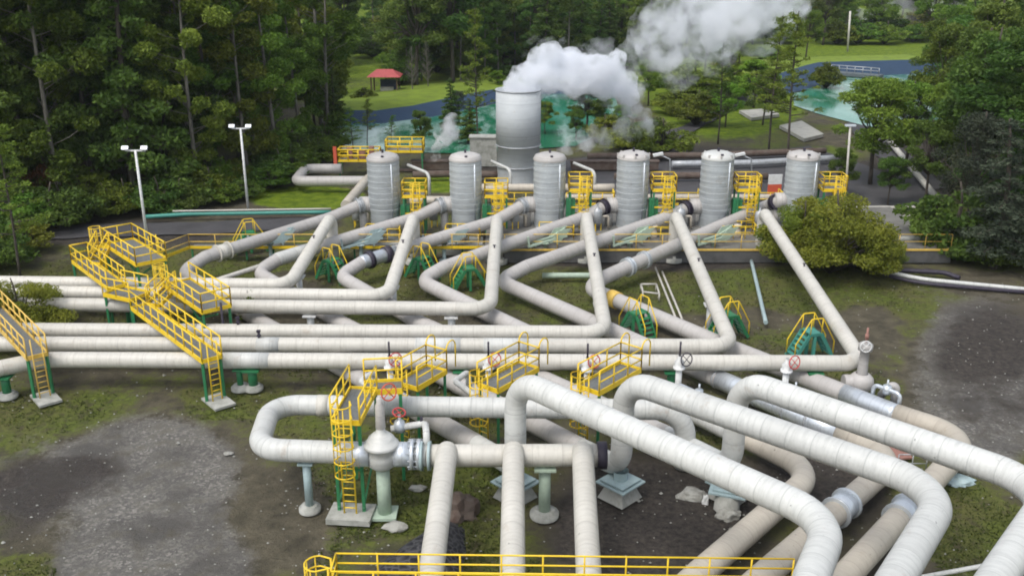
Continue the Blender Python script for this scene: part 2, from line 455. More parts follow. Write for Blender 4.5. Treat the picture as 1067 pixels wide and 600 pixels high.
for px in (748, 790, 820, 845): collar(droot[4], 'band', DP[4], px, 398 + (px - 756) * .44, .53, .12, 'steel', False)
collar(droot[4], 'coupling', DP[4], 877, 529, .55, .95, 'silver')
collar(droot[5], 'coupling', DP[5], 939, 534, .55, .95, 'silver')
sleeve(droot[5], 'silver_sleeve', DP[5], (688, 263), (628, 290), .472, 'silver')
collar(droot[5], 'band', DP[5], 655, 279, .56, .3, 'silver'); collar(droot[5], 'band', DP[5], 672, 272, .53, .2, 'silver')
collar(droot[0], 'coupling', DP[0], 232, 262, .53, .9, 'pipe', True)
sleeve(droot[1], 'silver_sleeve', DP[1], (318, 262), (290, 272), .475, 'pipe2')
sleeve(droot[2], 'silver_sleeve', DP[2], (412, 266), (372, 278), .478, 'silver')
for px, wd in ((404, .5), (386, .35)): collar(droot[2], 'black_ring', DP[2], px, 268 + (404 - px) * .3, .60, wd, 'black', False)
for k in range(6):
    collar(droot[k], 'flange', DP[k], d_defs[k]['n'][0] - 3, d_defs[k]['n'][1] + 2, .56, .35, 'black' if k >= 3 else 'steel', True)
collar(droot[5], 'sleeve_ring', DP[5], 640, 312, .56, .7, 'yellow_faded', False)
# small bypass fittings along the silver sections
for k, xs in ((3, (702, 745)), (4, (798, 850)), (5, (905, 932))):
    q0, t0 = DP[k].at(xs[0], 0 + {3: 420, 4: 416, 5: 421}[k]); q1, t1 = DP[k].at(xs[1], {3: 440, 4: 440, 5: 432}[k])
    z = Vector((0, 0, 1)); side = t0.cross(z).normalized() * -.25
    pa = Path([q0 + z * .45 + side, q0 + z * .95 + side, q1 + z * .95 + side, q1 + z * .45 + side], .25)
    mb = MB().sweep(pa.p, .10, 10)
    mid = (q0 + q1) / 2 + z * .95 + side
    mb.lathe(mid, [(0, -.2), (.2, -.2), (.2, .2), (0, .2)], 12); mb.tube(mid, mid + z * .5, .05)
    part('bypass_tube', mb, 'silver', droot[k])

# header with three branches and its end flange
ZH = 2.8
hp = Path([P(445, 474.5, ZH), P(630, 474, ZH)])
hroot = thing('header_pipe', 'horizontal white header pipe joined by three white pipes running towards the viewer', 'pipe', up(P(535, 474, ZH), 0))
part('pipe', MB().sweep(hp.p, .455, 24), 'pipe', hroot)
mb = MB().sweep([P(622, 474, ZH), P(632, 474, ZH)], .56, 20); part('end_flange', mb, 'black', hroot)
mb = MB()
for x in (438, 446): mb.sweep([P(x, 474.5, ZH), P(x + 3, 474.5, ZH)], .6, 20)
part('flange', mb, 'blue_steel', hroot)
for (x0, xb) in ((466, 450), (535, 534), (607, 613)):
    a = P(x0, 470, ZH + .25)
    pa = Path([up(a, ZH - .1), up(a, ZH + .32), P(xb + (xb - x0) * .4, 640, ZH - .35)], .45)
    part('branch_pipe', MB().sweep(pa.p, .425, 24), 'pipe', hroot)
    mb = MB().sweep([up(a, ZH - .05), up(a, ZH + .12)], .5, 20); part('saddle_ring', mb, 'pipe3', hroot)
# expansion loop
lp = Path([P(412, 473, ZH), P(268, 468, ZH), P(283, 421.5, ZH), P(716, 427, ZH), up(P(716, 427, ZH), 0)], [1, 1.15, 1.15, 1.35, 1])
lroot = thing('expansion_loop', 'white horizontal loop pipe with rounded left end below the racks', 'pipe', up(P(300, 450, ZH), 0))
part('pipe', MB().sweep(lp.p, .455, 24), 'pipe2', lroot)
collar(lroot, 'band', lp, 337, 421, .475, .5, 'pipe', False)

# ---- supports
def post_support(px, py, ztop, r, mat, label, foot='concrete', fr=.45, cradle=True, name='pipe_support', group='posts carrying the pipes', yy=None):
    p = P(px, py, 0)
    t = thing(name, label, 'pipe support', p, group)
    part('post', MB().sweep([up(p, .2), up(p, ztop)], r, 14), mat, t)
    part('foot', MB().lathe(p, [(fr, 0), (fr, .16), (fr * .75, .2), (fr * .75, .28), (r, .28)], 20), foot, t)
    if cradle: part('cradle', MB().box(up(p, ztop - .06), (r * 3.6, r * 3.6, .08)), mat, t)
    return t
pl = P(284, 468, ZH); pl = P(318, 469, ZH)
post_support(*topix(up(pl, 0)), ZH - .45, .17, 'blue_steel', 'pale blue post under the rounded left end of the white loop pipe')
ph = P(568, 474, ZH); post_support(*topix(up(ph, 0)), ZH - .45, .24, 'palegreen', 'dull green round post under the header between its second and third branch', fr=.6)
def under(k, px, py, mat, label, r=.22, fr=.5):
    q, t = VP[k].at(px, py); post_support(*topix(up(q, 0)), q.z - .42, r, mat, label, fr=fr)
under(5, 262, 377, 'green', 'short green post under the lower bundle right of the long gangway', .24)
under(5, 248, 377, 'green', 'short green post just left of a similar one under the lower bundle', .16)
under(5, 3, 383, 'green', 'green post under the bent pipe end at the left edge')
under(2, 323, 321, 'whitep', 'white stub post seen between upper and lower bundle')
under(5, 480, 378, 'green', 'green post under the lower bundle between two inclined platforms')
under(5, 700, 378, 'green', 'green post under the lower bundle at the right')
under(5, 850, 378, 'green', 'green post under the last rack elbow')
under(2, 470, 321, 'whitep', 'white post under the nearest upper bundle elbow')
def vpost(px, py, k, label):
    q, t = VP[k].at(px, py); post_support(*topix(up(q, 0)), q.z - .42, .2, 'whitep', label)
vpost(312, 282, 0, 'white post under the leftmost inclined pipe'); vpost(410, 292, 1, 'white post under the second inclined pipe')
vpost(624, 310, 3, 'white post under the inclined pipe left of the green stile'); vpost(740, 310, 4, 'white post under the inclined pipe beside the conduits')

# pale trapezoid brackets beside the diagonals
def bracket(px, py, label, mat):
    c = P(px, py, 0); t = thing('pipe_bracket', label, 'bracket', c, 'brackets carrying the diagonal pipes')
    d = Vector((.93, .36, 0)); n = Vector((-.36, .93, 0))
    mb = MB(); z = 1.35
    for e in (-1, 1):
        mb.beam(up(c + d * e * .9 + n * -.35, z), up(c + d * e * .9 + n * .35, z), .1, .1)
    for e in (-1, 1):
        o = n * .3 * e
        mb.beam(up(c - d * 1.5 + o, z), up(c + d * 1.6 + o, z + .5), .14, .14)
        mb.beam(up(c - d * 1.4 + o, z), up(c - d * 1.5 + o, z + .75), .12, .12)
        mb.beam(up(c + d * .5 + o, z + .28), up(c + d * 1.7 + o, z + .9), .12, .12)
    for o in (n * .36, n * -.36):
        w_ = [c + o + d * .2 + Z * (z + .1), c + o + d * 1.1 + Z * (z + .15), c + o + d * 1.9 + Z * (z + 1.05), c + o + d * .9 + Z * (z + .95)]
        mb.add(w_ + [q_ + n * .05 for q_ in w_], [(3, 2, 1, 0), (4, 5, 6, 7), (0, 1, 5, 4), (1, 2, 6, 5), (2, 3, 7, 6), (3, 0, 4, 7)])
    part('frame', mb, mat, t)
    mb = MB().lathe(c, [(.4, 0), (.4, .12), (.14, .15), (.14, z), (.3, z)], 12); part('post', mb, mat, t)
bracket(283, 273, 'pale blue-white bracket under the leftmost diagonal pipe', 'blue_steel')
bracket(377, 274, 'pale blue-white bracket under the second diagonal pipe', 'blue_steel')
bracket(463, 272, 'pale blue bracket under the third diagonal pipe', 'blue_steel')
bracket(568, 272, 'cream bracket under the fourth diagonal pipe', 'palegreen')
bracket(655, 271, 'cream bracket under the fifth diagonal pipe', 'palegreen')
bracket(742, 270, 'cream bracket under the last diagonal pipe', 'palegreen')

# ================================================================== RAILS, PLATFORMS, LADDERS
Z = Vector((0, 0, 1))
def rail_mb(pts, h=1.1, sp=1.25, r=.032, bars=2, mb=None):
    mb = mb or MB(); pts = [Vector(p) for p in pts]
    for i in range(len(pts) - 1):
        a, b = pts[i], pts[i + 1]; L = (b - a).length; n = max(1, round(L / sp))
        for k in range(n + 1):
            q = a.lerp(b, k / n); mb.tube(q, q + Z * h, r, 6)
        for j in range(bars):
            hh = h * (1 - j / bars); mb.tube(a + Z * hh, b + Z * hh, r, 6)
    return mb
def toe_mb(pts, mb=None, h=.16):
    mb = mb or MB()
    for i in range(len(pts) - 1): mb.beam(Vector(pts[i]) + Z * h * .5, Vector(pts[i + 1]) + Z * h * .5, .03, h)
    return mb
def ladder(parent, base, top_z, face, cage=True, mat='yellow', wd=.5, cage_from=2.1, over=1.0):
    """base: ground point at the ladder foot; face: unit vector from ladder towards the climber"""
    face = Vector(face).normalized(); s = Z.cross(face).normalized() * wd / 2
    mb = MB(); zt = top_z + over
    for e in (-1, 1): mb.tube(base + s * e, up(base + s * e, zt), .035, 6)
    z = base.z + .25
    while z < top_z:
        mb.tube(up(base - s, z), up(base + s, z), .025, 5); z += .3
    ld = part('ladder', mb, mat, parent)
    if cage:
        mb = MB(); z = base.z + cage_from; c = base + face * .38; lev = []
        while z < zt + .01: lev.append(z); z += .62
        lev.append(zt)
        def pt(a, z): return up(base + face * .36, z) + (s.normalized() * cos(a) * .40 + face * sin(a) * .40)
        for z in lev:
            pp = [up(base - s * -1, z)] + [pt(a, z) for a in [k * pi / 8 for k in range(9)]] + [up(base - s, z)]
            mb.sweep(pp, .028, 5, False)
        for k in range(1, 8, 2):
            a = k * pi / 8; mb.tube(pt(a, lev[0]), pt(a, lev[-1]), .022, 5)
        part('cage', mb, mat, ld)
    return ld
def deck_quad(a, b, wd):
    a = Vector(a); b = Vector(b); d = (b - a); dh = Vector((d.x, d.y, 0)).normalized(); s = Vector((dh.y, -dh.x, 0)) * wd / 2
    return a, b, dh, s
def gangway(root, a, b, wd, rails='lr', ends='', legs=True, treads=False, mat='yellow', legmat='green', r=.042, h=1.1, gz=0):
    """deck between a and b; rails on left/right (l = left walking a->b); ends: 'a','b' closed"""
    a, b, dh, s = deck_quad(a, b, wd)
    mb = MB()
    if treads:
        n = max(3, int((b - a).length / .28))
        for k in range(n):
            q = a.lerp(b, (k + .5) / n); mb.obox(q, dh * .13, s, Z * .02)
    else: mb.beam(a - Z * .03, b - Z * .03, wd - .06, .05)
    part('deck' if not treads else 'stair_treads', mb, 'grating', root)
    mb = MB()
    for e in (-1, 1): mb.beam(a + s * e + Z * .0, b + s * e + Z * .0, .05, .26)
    mb.beam(a + s, a - s, .05, .22); mb.beam(b + s, b - s, .05, .22)
    part('edge_frame', mb, mat, root)
    # left of a->b is +perp = -s
    if 'l' in rails: part('handrail', rail_mb([a - s, b - s], h, 1.1, r), mat, root)
    if 'r' in rails: part('handrail', rail_mb([a + s, b + s], h, 1.1, r), mat, root)
    if 'a' in ends: part('handrail', rail_mb([a - s, a + s], h, 1.1, r), mat, root)
    if 'b' in ends: part('handrail', rail_mb([b - s, b + s], h, 1.1, r), mat, root)
    if legs:
        for q in (a + dh * .1, b - dh * .1) if legs == True else ((b - dh * .1,) if legs == 'b' else (a + dh * .1,)):
            for e in (-1, 1):
                g = q + s * e * .9
                part('leg', MB().beam(up(g, gz), up(g, g.z - .1), .13, .13), legmat, root)
    return a, b, dh, s

# --- tower platform with caged ladder (foreground left)
ba = P(360, 440, 4.3); bb = P(379, 405, 4.3)
t = thing('ladder_platform', 'tall yellow caged ladder tower with green legs beside the bulbous valve', 'platform', up(ba, 0))
a, b, dh, s = gangway(t, ba, bb, 1.15, 'lr', '', True, r=.036)
ladder(t, up(ba - dh * .12, .25), 4.3, -dh, True, cage_from=2.0)
mb = MB().box(up(ba, .12), (1.8, 1.3, .24), math.atan2(dh.y, dh.x) - pi / 2); part('foot_slab', mb, 'concrete', t)
mb = MB()
for e in (-1, 1):
    g0 = ba + s * e * .9; g1 = bb + s * e * .9
    mb.beam(up(g0, 2.2), up(g1, 2.2), .08, .08); mb.beam(up(g0, .4), up(g1, 2.2), .07, .07)
mb.beam(up(ba + s * .9, 2.2), up(ba - s * .9, 2.2), .08, .08)
part('bracing', mb, 'green', t)
# side wing reaching right behind the valve
wa = bb + dh * .1; wb = wa + Vector((1.6, .2, 0))
gangway(t, wa, wb, 1.0, 'l', 'b', 'b', r=.036)

# --- three inclined-looking platforms over the row between the racks and the loop
def step_platform(px0, py0, px1, py1, lx, label, wd=1.2):
    z = 3.1; a = P(px0, py0, z); b = P(px1, py1, z)
    t = thing('access_platform', label, 'platform', up(a, 0), 'yellow railed platforms behind the loop pipe')
    a, b, dh, s = gangway(t, a, b, wd, 'lr', 'b', True, r=.036)
    for e in (-1, 1):
        part('ladder_hoop', MB().sweep(fillet([b + s * e, b + s * e + Z * 1.45, b + s * e + dh * .7 + Z * 1.45, b + s * e + dh * .7], .35), .034, 6), 'yellow', t)
    foot = up(a - dh * .15 - s * .2, 0.02)
    ladder(t, foot, z, -dh, True, cage_from=1.5, over=.9)
    return t
step_platform(424, 402, 455, 384, 0, 'yellow railed grey platform next to the ladder tower, leftmost of the row')
step_platform(508, 404, 551, 381, 0, 'yellow railed grey platform in the middle of the row behind the loop pipe')
step_platform(613, 406, 657, 382, 0, 'yellow railed grey platform rightmost of the row behind the loop pipe')

# --- long gangway over the lower bundle, with a ladder at its near end
za = 2.35
t = thing('gangway', 'long yellow railed gangway crossing the lower pipe bundle diagonally', 'gangway', up(P(180, 345, za), 0))
a, b, dh, s = gangway(t, P(146, 319, za), P(221, 374, za), 1.05, 'lr', '', True)
ladder(t, up(b + dh * .12, .12), za, dh, False)
part('foot_slab', MB().box(up(b + dh * .2, .06), (1.7, 1.1, .12), math.atan2(dh.y, dh.x)), 'concrete', t)
# landing and hanging walkway at its far end
t2 = thing('gangway', 'yellow railed walkway with landing at the far left end of the long gangway', 'gangway', up(P(110, 295, 2.5), 0))
gangway(t2, P(84, 271, 2.6), P(122, 299, 2.6), 1.1, 'lr', 'a', True)
gangway(t2, P(118, 303, 2.45), P(146, 309, 2.45), 1.5, 'lr', '', True)
# high platform
t3 = thing('raised_platform', 'highest yellow railed platform on green legs at far left', 'platform', up(P(143, 262, 3.4), 0))
gangway(t3, P(124, 252, 3.5), P(158, 273, 3.5), 1.9, 'lr', 'ab', True)
mb = MB(); q0 = P(124, 252, 3.5); q1 = P(158, 273, 3.5)
mb.beam(up(q0, .3), up(q1, 3.2), .1, .1); mb.beam(up(q1, .3), up(q0, 3.2), .1, .1); part('bracing', mb, 'green', t3)
a4 = P(120, 254, 3.5); b4 = P(100, 276, 2.6)
gangway(t3, a4 + Vector((-.4, -.8, 0)), b4 + Vector((0, 0, .1)), .9, 'lr', '', False, treads=True)
ladder(t3, up(P(110, 272, 2.0), 0), 3.4, Vector((-.8, -.6, 0)), True, cage_from=1.4)
ladder(t3, up(P(163, 282, 2.0), 0), 3.4, Vector((.7, -.7, 0)), False)
# platform over the upper bundle, right
t5 = thing('raised_platform', 'yellow railed platform over the upper bundle right of the long gangway', 'platform', up(P(205, 308, 2.9), 0))
gangway(t5, P(184, 294, 2.9), P(226, 322, 2.9), 1.7, 'lr', 'b', True)
q0 = P(184, 294, 2.9); q1 = P(226, 322, 2.9)
mb = MB().beam(up(q0, .3), up(q1, 2.6), .09, .09); mb.beam(up(q1, .3), up(q0, 2.6), .09, .09); part('bracing', mb, 'green', t5)
gangway(t5, P(178, 300, 2.85), P(160, 318, 2.4), .85, 'lr', '', False, treads=True)
ladder(t5, up(P(188, 315, 2.0), 0), 2.9, Vector((-.3, -1, 0)), False)
ladder(t5, up(P(176, 304, 2.0), 0), 2.8, Vector((-.8, -.6, 0)), True, cage_from=1.2)
# black pole beside
p = P(236, 372, 0); t = tag(part('vent_pole', MB().sweep([p, up(p, 3.3)], .07, 8).box(up(p, .05), (.3, .3, .1)), 'black', loc=p), 'slim black pole standing by the near end of the long gangway', 'pole')
# left edge stairs
t6 = thing('gangway', 'yellow railed gangway cut by the left edge, crossing the lower bundle', 'gangway', up(P(30, 370, 2.35), 0))
a, b, dh, s = gangway(t6, P(-26, 303, 2.45), P(39, 371, 2.35), 1.0, 'lr', '', True, mat='yellow_faded')
ladder(t6, up(b + dh * .12, .12), 2.35, dh, False, 'yellow_faded')
part('foot_slab', MB().box(up(b + dh * .2, .06), (1.7, 1.1, .12), math.atan2(dh.y, dh.x)), 'concrete', t6)

# --- green step stiles
def stile(px, py, label, rz=0, mat='green', railmat='yellow', hgt=1.5, wd=.9):
    c = P(px, py, 0); t = thing('step_stile', label, 'step stile', c, 'green step-over stiles with yellow rails')
    R = Matrix.Rotation(rz, 3, 'Z'); dx = R @ Vector((1, 0, 0)); dy = R @ Vector((0, 1, 0))
    W = dy * wd / 2; run = .85; topx = .35
    mb = MB()
    for e in (-1, 1):
        mb.beam(c - dx * (run + topx) + W * e + Z * .03, c - dx * topx + W * e + Z * hgt, .07, .2)
        mb.beam(c + dx * (run + topx) + W * e + Z * .03, c + dx * topx + W * e + Z * hgt, .07, .2)
        mb.beam(c - dx * topx + W * e + Z * hgt, c + dx * topx + W * e + Z * hgt, .07, .16)
    part('stringer', mb, mat, t)
    mb = MB()
    for sd in (-1, 1):
        for k in range(1, 6):
            f = k / 6; mb.obox(c + dx * sd * (run + topx - run * f) + Z * (hgt * f), dx * .13, W, Z * .02)
    mb.obox(c + Z * (hgt + .02), dx * topx, W, Z * .02)
    part('tread', mb, mat, t)
    for e in (-1, 1):
        pp = [c - dx * (run + topx) + W * e, c - dx * (run + topx) + W * e + Z * 1.0, c - dx * topx + W * e + Z * (hgt + .95), c + dx * topx + W * e + Z * (hgt + .95), c + dx * (run + topx) + W * e + Z * 1.0, c + dx * (run + topx) + W * e]
        mb = MB().sweep(fillet(pp, .15, 4), .034, 6)
        for q in (-topx, topx): mb.tube(c + dx * q + W * e + Z * hgt, c + dx * q + W * e + Z * (hgt + .95), .03, 6)
        part('handrail', mb, railmat, t)
    mb = MB()
    for e in (-1, 1): mb.beam(c + W * e * .8, c + W * e * .8 + Z * hgt, .16, .22)
    part('leg', mb, mat, t)
stile(843, 371, 'green stile with teal steps under the rightmost inclined pipe', .25, 'teal')
stile(757, 352, 'green stile with yellow rails left of the rightmost one', .35)
stile(664, 350, 'green stile over the low pipe right of the middle inclined pipe', -1.0)
stile(489, 301, 'green stile in front of the centre left hairpin', .3)
stile(440, 290, 'green stile between second and third inclined pipes', -.6)
stile(347, 292, 'green stile beside the leftmost inclined pipe', -.6)
stile(262, 262, 'small green stile at the far end of the leftmost diagonal pipe', .4)

# --- catwalk along the bottom edge
zc = 3.35
a = P(352, 606, zc); b = P(824, 612, zc)
t = thing('catwalk', 'long yellow railed catwalk along the bottom edge', 'catwalk', up((a + b) / 2, 0))
part('handrail', rail_mb([a, b], 1.05, 1.32, .028, 3), 'yellow', t)
off = Vector((0, -.9, 0))
part('handrail', rail_mb([a + off, b + off], 1.05, 1.32, .028, 3), 'yellow', t)
part('deck', MB().beam(a + off / 2 - Z * .05, b + off / 2 - Z * .05, .8, .06), 'grating', t)
part('toe_board', toe_mb([a, b]), 'yellow', t)
part('cross_frame', rail_mb([a, a + off], 1.05, 1, .028, 3), 'yellow', t)
for f in (.02, .18, .33, .49, .65, .8, .98):
    q = (a + off / 2).lerp(b + off / 2, f); part('leg', MB().beam(up(q, 0), up(q, zc - .1), .14, .14), 'green', t)
ladder(t, up(a + off / 2 + Vector((-.12, 0, 0)), 0.02), zc, Vector((-1, 0, 0)), True)

# --- terrace with retaining wall, long railing
zt = 1.0
e0 = P(505, 259, zt); e1 = P(986, 256, zt)
mb = MB(); back = P(700, 214, zt).y
mb.obox(((e0.x + e1.x) / 2, (e0.y + back) / 2, zt / 2 - .1), Vector(((e1.x - e0.x) / 2, 0, 0)), Vector((0, (back - e0.y) / 2, 0)), Vector((0, 0, zt / 2 + .1)))
struct('terrace', mb, simple('terrace_gravel', (.17, .165, .15), (.08, .08, .07), .95, 0, .8, .8, .4))
wl = thing('retaining_wall', 'low dark concrete retaining wall below the tanks with yellow kerb', 'wall', Vector((e0.x, e0.y, 0)))
part('wall', MB().obox(((e0.x + e1.x) / 2, e0.y - .15, zt / 2), Vector(((e1.x - e0.x) / 2, 0, 0)), Vector((0, .14, 0)), Vector((0, 0, zt / 2 - .01))), simple('dark_concrete', (.10, .10, .10), (.05, .05, .05), .9, 0, 1.5, .8), wl)
part('kerb', MB().obox(((e0.x + e1.x) / 2, e0.y - .31, zt), Vector(((e1.x - e0.x) / 2, 0, 0)), Vector((0, .03, 0)), Vector((0, 0, .07))), 'yellow_faded', wl)
rl = thing('railing', 'long yellow railing along the terrace edge in front of the tanks', 'railing', Vector((e0.x, e0.y, 0)))
yy = e0.y - .05
part('handrail', rail_mb([Vector((P(198, 259, 1).x, yy, zt)), Vector((e1.x, yy, zt))], 1.1, 1.9, .03), 'yellow_faded', rl)
part('handrail', rail_mb([P(170, 270, zt), Vector((P(198, 259, 1).x, yy, zt))], 1.1, 1.9, .03), 'yellow_faded', rl)
part('toe_board', toe_mb([P(170, 270, zt), Vector((P(198, 259, 1).x, yy, zt)), Vector((e0.x, yy, zt))], h=.22), 'yellow', rl)
part('deck', MB().beam(Vector((P(198, 259, 1).x, yy + .6, zt - .03)), Vector((e0.x - .05, yy + .6, zt - .03)), 1.1, .05), 'grating', rl)
for i in range(14):
    x = P(198, 259, 1).x + i * 2.0
    if x < e0.x: part('leg', MB().beam(Vector((x, yy + .5, 0)), Vector((x, yy + .5, zt - .06)), .12, .12), 'green', rl)
p = P(956, 262, 0)
tag(part('concrete_block', MB().box(up(p, .55), (3.0, .7, 1.1)), 'concrete', loc=p), 'pale concrete wall block at the right end of the yellow railing', 'block')

# ================================================================== TANKS
tank_proto = None
tlab = ['grey cylindrical tank farthest left with light plain dome', 'grey cylindrical tank second from left, left of the big steaming stack',
        'grey cylindrical tank in front of the big stack, third from left', 'grey cylindrical tank fourth from left with dented top edge',
        'tallest looking silver tank fifth from left with bright white dome', 'silver tank farthest right, partly behind the leafy bush']
for k in range(6):
    c = tank_xy(k); hgt = 5.75; R = 1.25
    t = thing('separator_tank', tlab[k], 'tank', up(c, zt if k > 2 else zt if k == 2 else 0), 'row of six upright tanks')
    z0 = t.location.z; hh = 6.75 + (.12 if k in (3, 4, 5) else 0)
    prof = [(R * .93, z0), (R * .93, 2.2), (R, 2.5), (R, hh - .35)]
    q = up(c, 0); part('shell', MB().lathe(q, prof, 32), 'tank', t)
    mb = MB().lathe(q, [(R + .03, hh - .45), (R + .04, hh - .32), (R * .92, hh - .08), (R * .6, hh + .06), (R * .25, hh + .1), (0.001, hh + .1)], 32)
    part('dome', mb, 'pipe2' if k == 4 else 'pipe3', t)
    mb = MB()
    for zz in (2.5, 2.95, 3.4, 3.85, 4.3, 4.75, 5.2, 5.65, 6.05): mb.ring(up(c, zz), R + .003, .02, n=32, m=4)
    part('band', mb, 'stack', t)
    part('lifting_lug', MB().box(up(c, hh + .2) + Vector((0, 0, 0)), (.16, .16, .3)).box(up(c, hh - .08) + Vector((.1, -R * .8, 0)), (.2, .16, .3)), 'black', t)
    if k >= 3:
        for a in range(8): part('rim_clamp', MB().box(up(c, hh - .15) + Vector((cos(a * pi / 4), sin(a * pi / 4), 0)) * R * .97, (.12, .12, .22), a * pi / 4), 'pipe3', t)
    mb = MB().sweep([Vector((c.x + R * .6, c.y - R * .75, 1.6)), Vector((c.x + R * .6, c.y - R * .83, hh - .6))], .05, 8); part('drain_tube', mb, 'silver', t)
    nz = PD(d_defs[k]['n'][0], d_defs[k]['n'][1], TY).z
    mb = MB().sweep([Vector((c.x - R * .7, c.y, nz)), Vector((c.x - R - .7, c.y, nz))], .62, 20)
    mb.sweep([Vector((c.x - R - .5, c.y, nz)), Vector((c.x - R - .5, c.y, max(z0, 0)))], .3, 14)
    part('nozzle', mb, 'pipe3', t)

# ladder cages and small platforms beside each tank
pl0 = None
for k in range(6):
    base = Vector((0, 0, 0))
    if pl0 is None:
        t = thing('tank_ladder', '', 'ladder platform', base)
        gangway(t, Vector((-.9, 0, 3.1)), Vector((.9, 0, 3.1)), 1.5, 'lr', 'ab', True, r=.045)
        ladder(t, Vector((.2, -.95, 0)), 3.1, Vector((0, -1, 0)), True, r_ if False else 'yellow', .55, 1.0, 1.2)
        mb = MB()
        for z in (.9, 1.7): 
            mb.beam(Vector((-.8, -.6, z)), Vector((.8, -.6, z)), .1, .1); mb.beam(Vector((-.8, .6, z)), Vector((.8, .6, z)), .1, .1)
        mb.beam(Vector((.8, -.6, 0)), Vector((.2, .6, 3.0)), .08, .08); mb.beam(Vector((-.8, -.6, 0)), Vector((.8, -.6, 3)), .1, .1)
        part('bracing', mb, 'yellow', t)
        part('control_box', MB().box((-.75, -.2, 1.5), (.7, .7, 1.6)), 'green', t)
        pl0 = t
    else: t = copy_tree(pl0)
    c = tank_xy(k); t.location = (c.x + R + 1.15, c.y - .2, zt if k >= 2 else .5)
    t['group'] = 'yellow ladder cages beside the tanks'
    t['label'] = 'yellow caged ladder and platform right of the ' + ['first', 'second', 'third', 'fourth', 'fifth', 'last'][k] + ' grey tank from the left'

# steaming stack
c = P(540, 188, 0); R = 2.18
t = thing('silencer_stack', 'huge grey open cylinder stack pouring white steam behind the tanks', 'stack', c)
ztop = PD(540, 93, c.y).z
prof = [(R * .95, 0), (R * .95, 3.6), (R, 3.62), (R, ztop), (R - .1, ztop), (R - .1, ztop - 3), (0.001, ztop - 3)]
part('shell', MB().lathe(c, prof, 40), 'stack', t)
mb = MB()
for zz in (1.6, 3.6, ztop - .05): mb.ring(up(c, zz), R + .02, .06, n=40, m=6)
part('ring', mb, 'steel', t)

# ================================================================== VALVES
def handwheel(parent, c, R, axis, mat='red', r=.03):
    mb = MB().ring(c, R, r, axis, 16, 6)
    ax = Vector(axis).normalized(); a = ax.orthogonal().normalized(); b = ax.cross(a)
    for q in (a, b): mb.tube(Vector(c) - q * R, Vector(c) + q * R, r * .7, 5)
    return part('handwheel', mb, mat, parent)
def small_valve(px, py, label, ztop=2.75, rod=True, wheel='red'):
    p = P(px, py, 2.2); c = up(p, 0)
    t = thing('gate_valve', label, 'valve', c, 'small valves with handwheels along the racks')
    part('riser', MB().sweep([c, up(c, 2.0)], .16, 12).lathe(up(c, 1.9), [(.3, 0), (.3, .1), (.18, .1), (.26, .35), (.1, .55), (.1, .7)], 16), 'whitep', t)
    if rod: part('stem', MB().tube(up(c, 2.5), up(c, 3.35), .05, 6), 'black', t)
    if wheel: handwheel(t, up(c, 2.45) + Vector((.32, -.15, 0)), .34, (.5, -1, .2), wheel)
    return t
small_valve(406, 378, 'small valve with red handwheel above the ladder tower')
small_valve(509, 378, 'small valve with red handwheel near the middle railed platform')
small_valve(612, 380, 'small valve with red handwheel near the right railed platform')
small_valve(708, 378, 'small grey valve with black wheel on the lower bundle behind the arches', wheel='black')
small_valve(820, 381, 'small white valve in front of the last rack pipe', rod=False, wheel='red')
for (px, py, k) in ((249, 352, 3), (271, 366, 4)):
    q, tt = VP[k].at(px, py); q = q + Z * .42
    tt = tag(part('vent_valve', MB().tube(q - Z * .1, q + Z * .32, .07, 8).box(q + Z * .38, (.2, .16, .12)).box(q + Z * .12, (.2, .2, .08)), 'black', loc=q), 'small black vent on the %s pipe of the lower bundle' % ('farthest' if k == 3 else 'middle'), 'vent')

# bulbous globe valve on the loop
c = P(398, 473, ZH)
t = thing('globe_valve', 'large pale bulbous valve with tall stem at the left end of the header', 'valve', up(c, 0))
mb = MB().lathe(c, [(0.001, -.62), (.35, -.6), (.58, -.4), (.62, 0), (.60, .35), (.70, .38), (.70, .50), (.62, .53), (.52, .75), (.34, .92), (.2, 1.0), (.16, 1.25)], 28)
part('body', mb, 'pipe2', t)
part('bonnet', MB().lathe(up(c, c.z + 1.15), [(.16, 0), (.2, .05), (.18, 1.0), (.12, 1.15), (.12, 1.35), (0.001, 1.4)], 20), 'pipe3', t)
ax = Vector((1, 0, 0))
part('nozzle', MB().sweep([c + ax * -1.2, c + ax * -.5], .5, 22), 'silver', t)
mb = MB()
for x0, x1, rr_ in ((.5, 1.15, .5), (1.15, 1.3, .62), (1.42, 1.57, .62)):
    mb.sweep([c + ax * x0, c + ax * x1], rr_, 22)
for x0 in (1.22, 1.5):
    for a in range(12):
        q = c + ax * x0 + Vector((0, cos(a * pi / 6), sin(a * pi / 6))) * .58; mb.tube(q - ax * .16, q + ax * .16, .035, 5)
part('nozzle', mb, 'silver', t)
part('pipe_stub', MB().sweep([c + ax * 1.3, P(446, 474.5, ZH)], .44, 22), 'pipe2', t)
handwheel(t, up(c, c.z + 2.6) + Vector((.35, .3, 0)), .34, (.8, -1, .3), 'orange', .03)
part('support_leg', MB().sweep([up(c, 0.05), up(c, c.z - .6)], .28, 14).box(up(c, .06), (1.0, 1.0, .12)), 'palegreen', t)
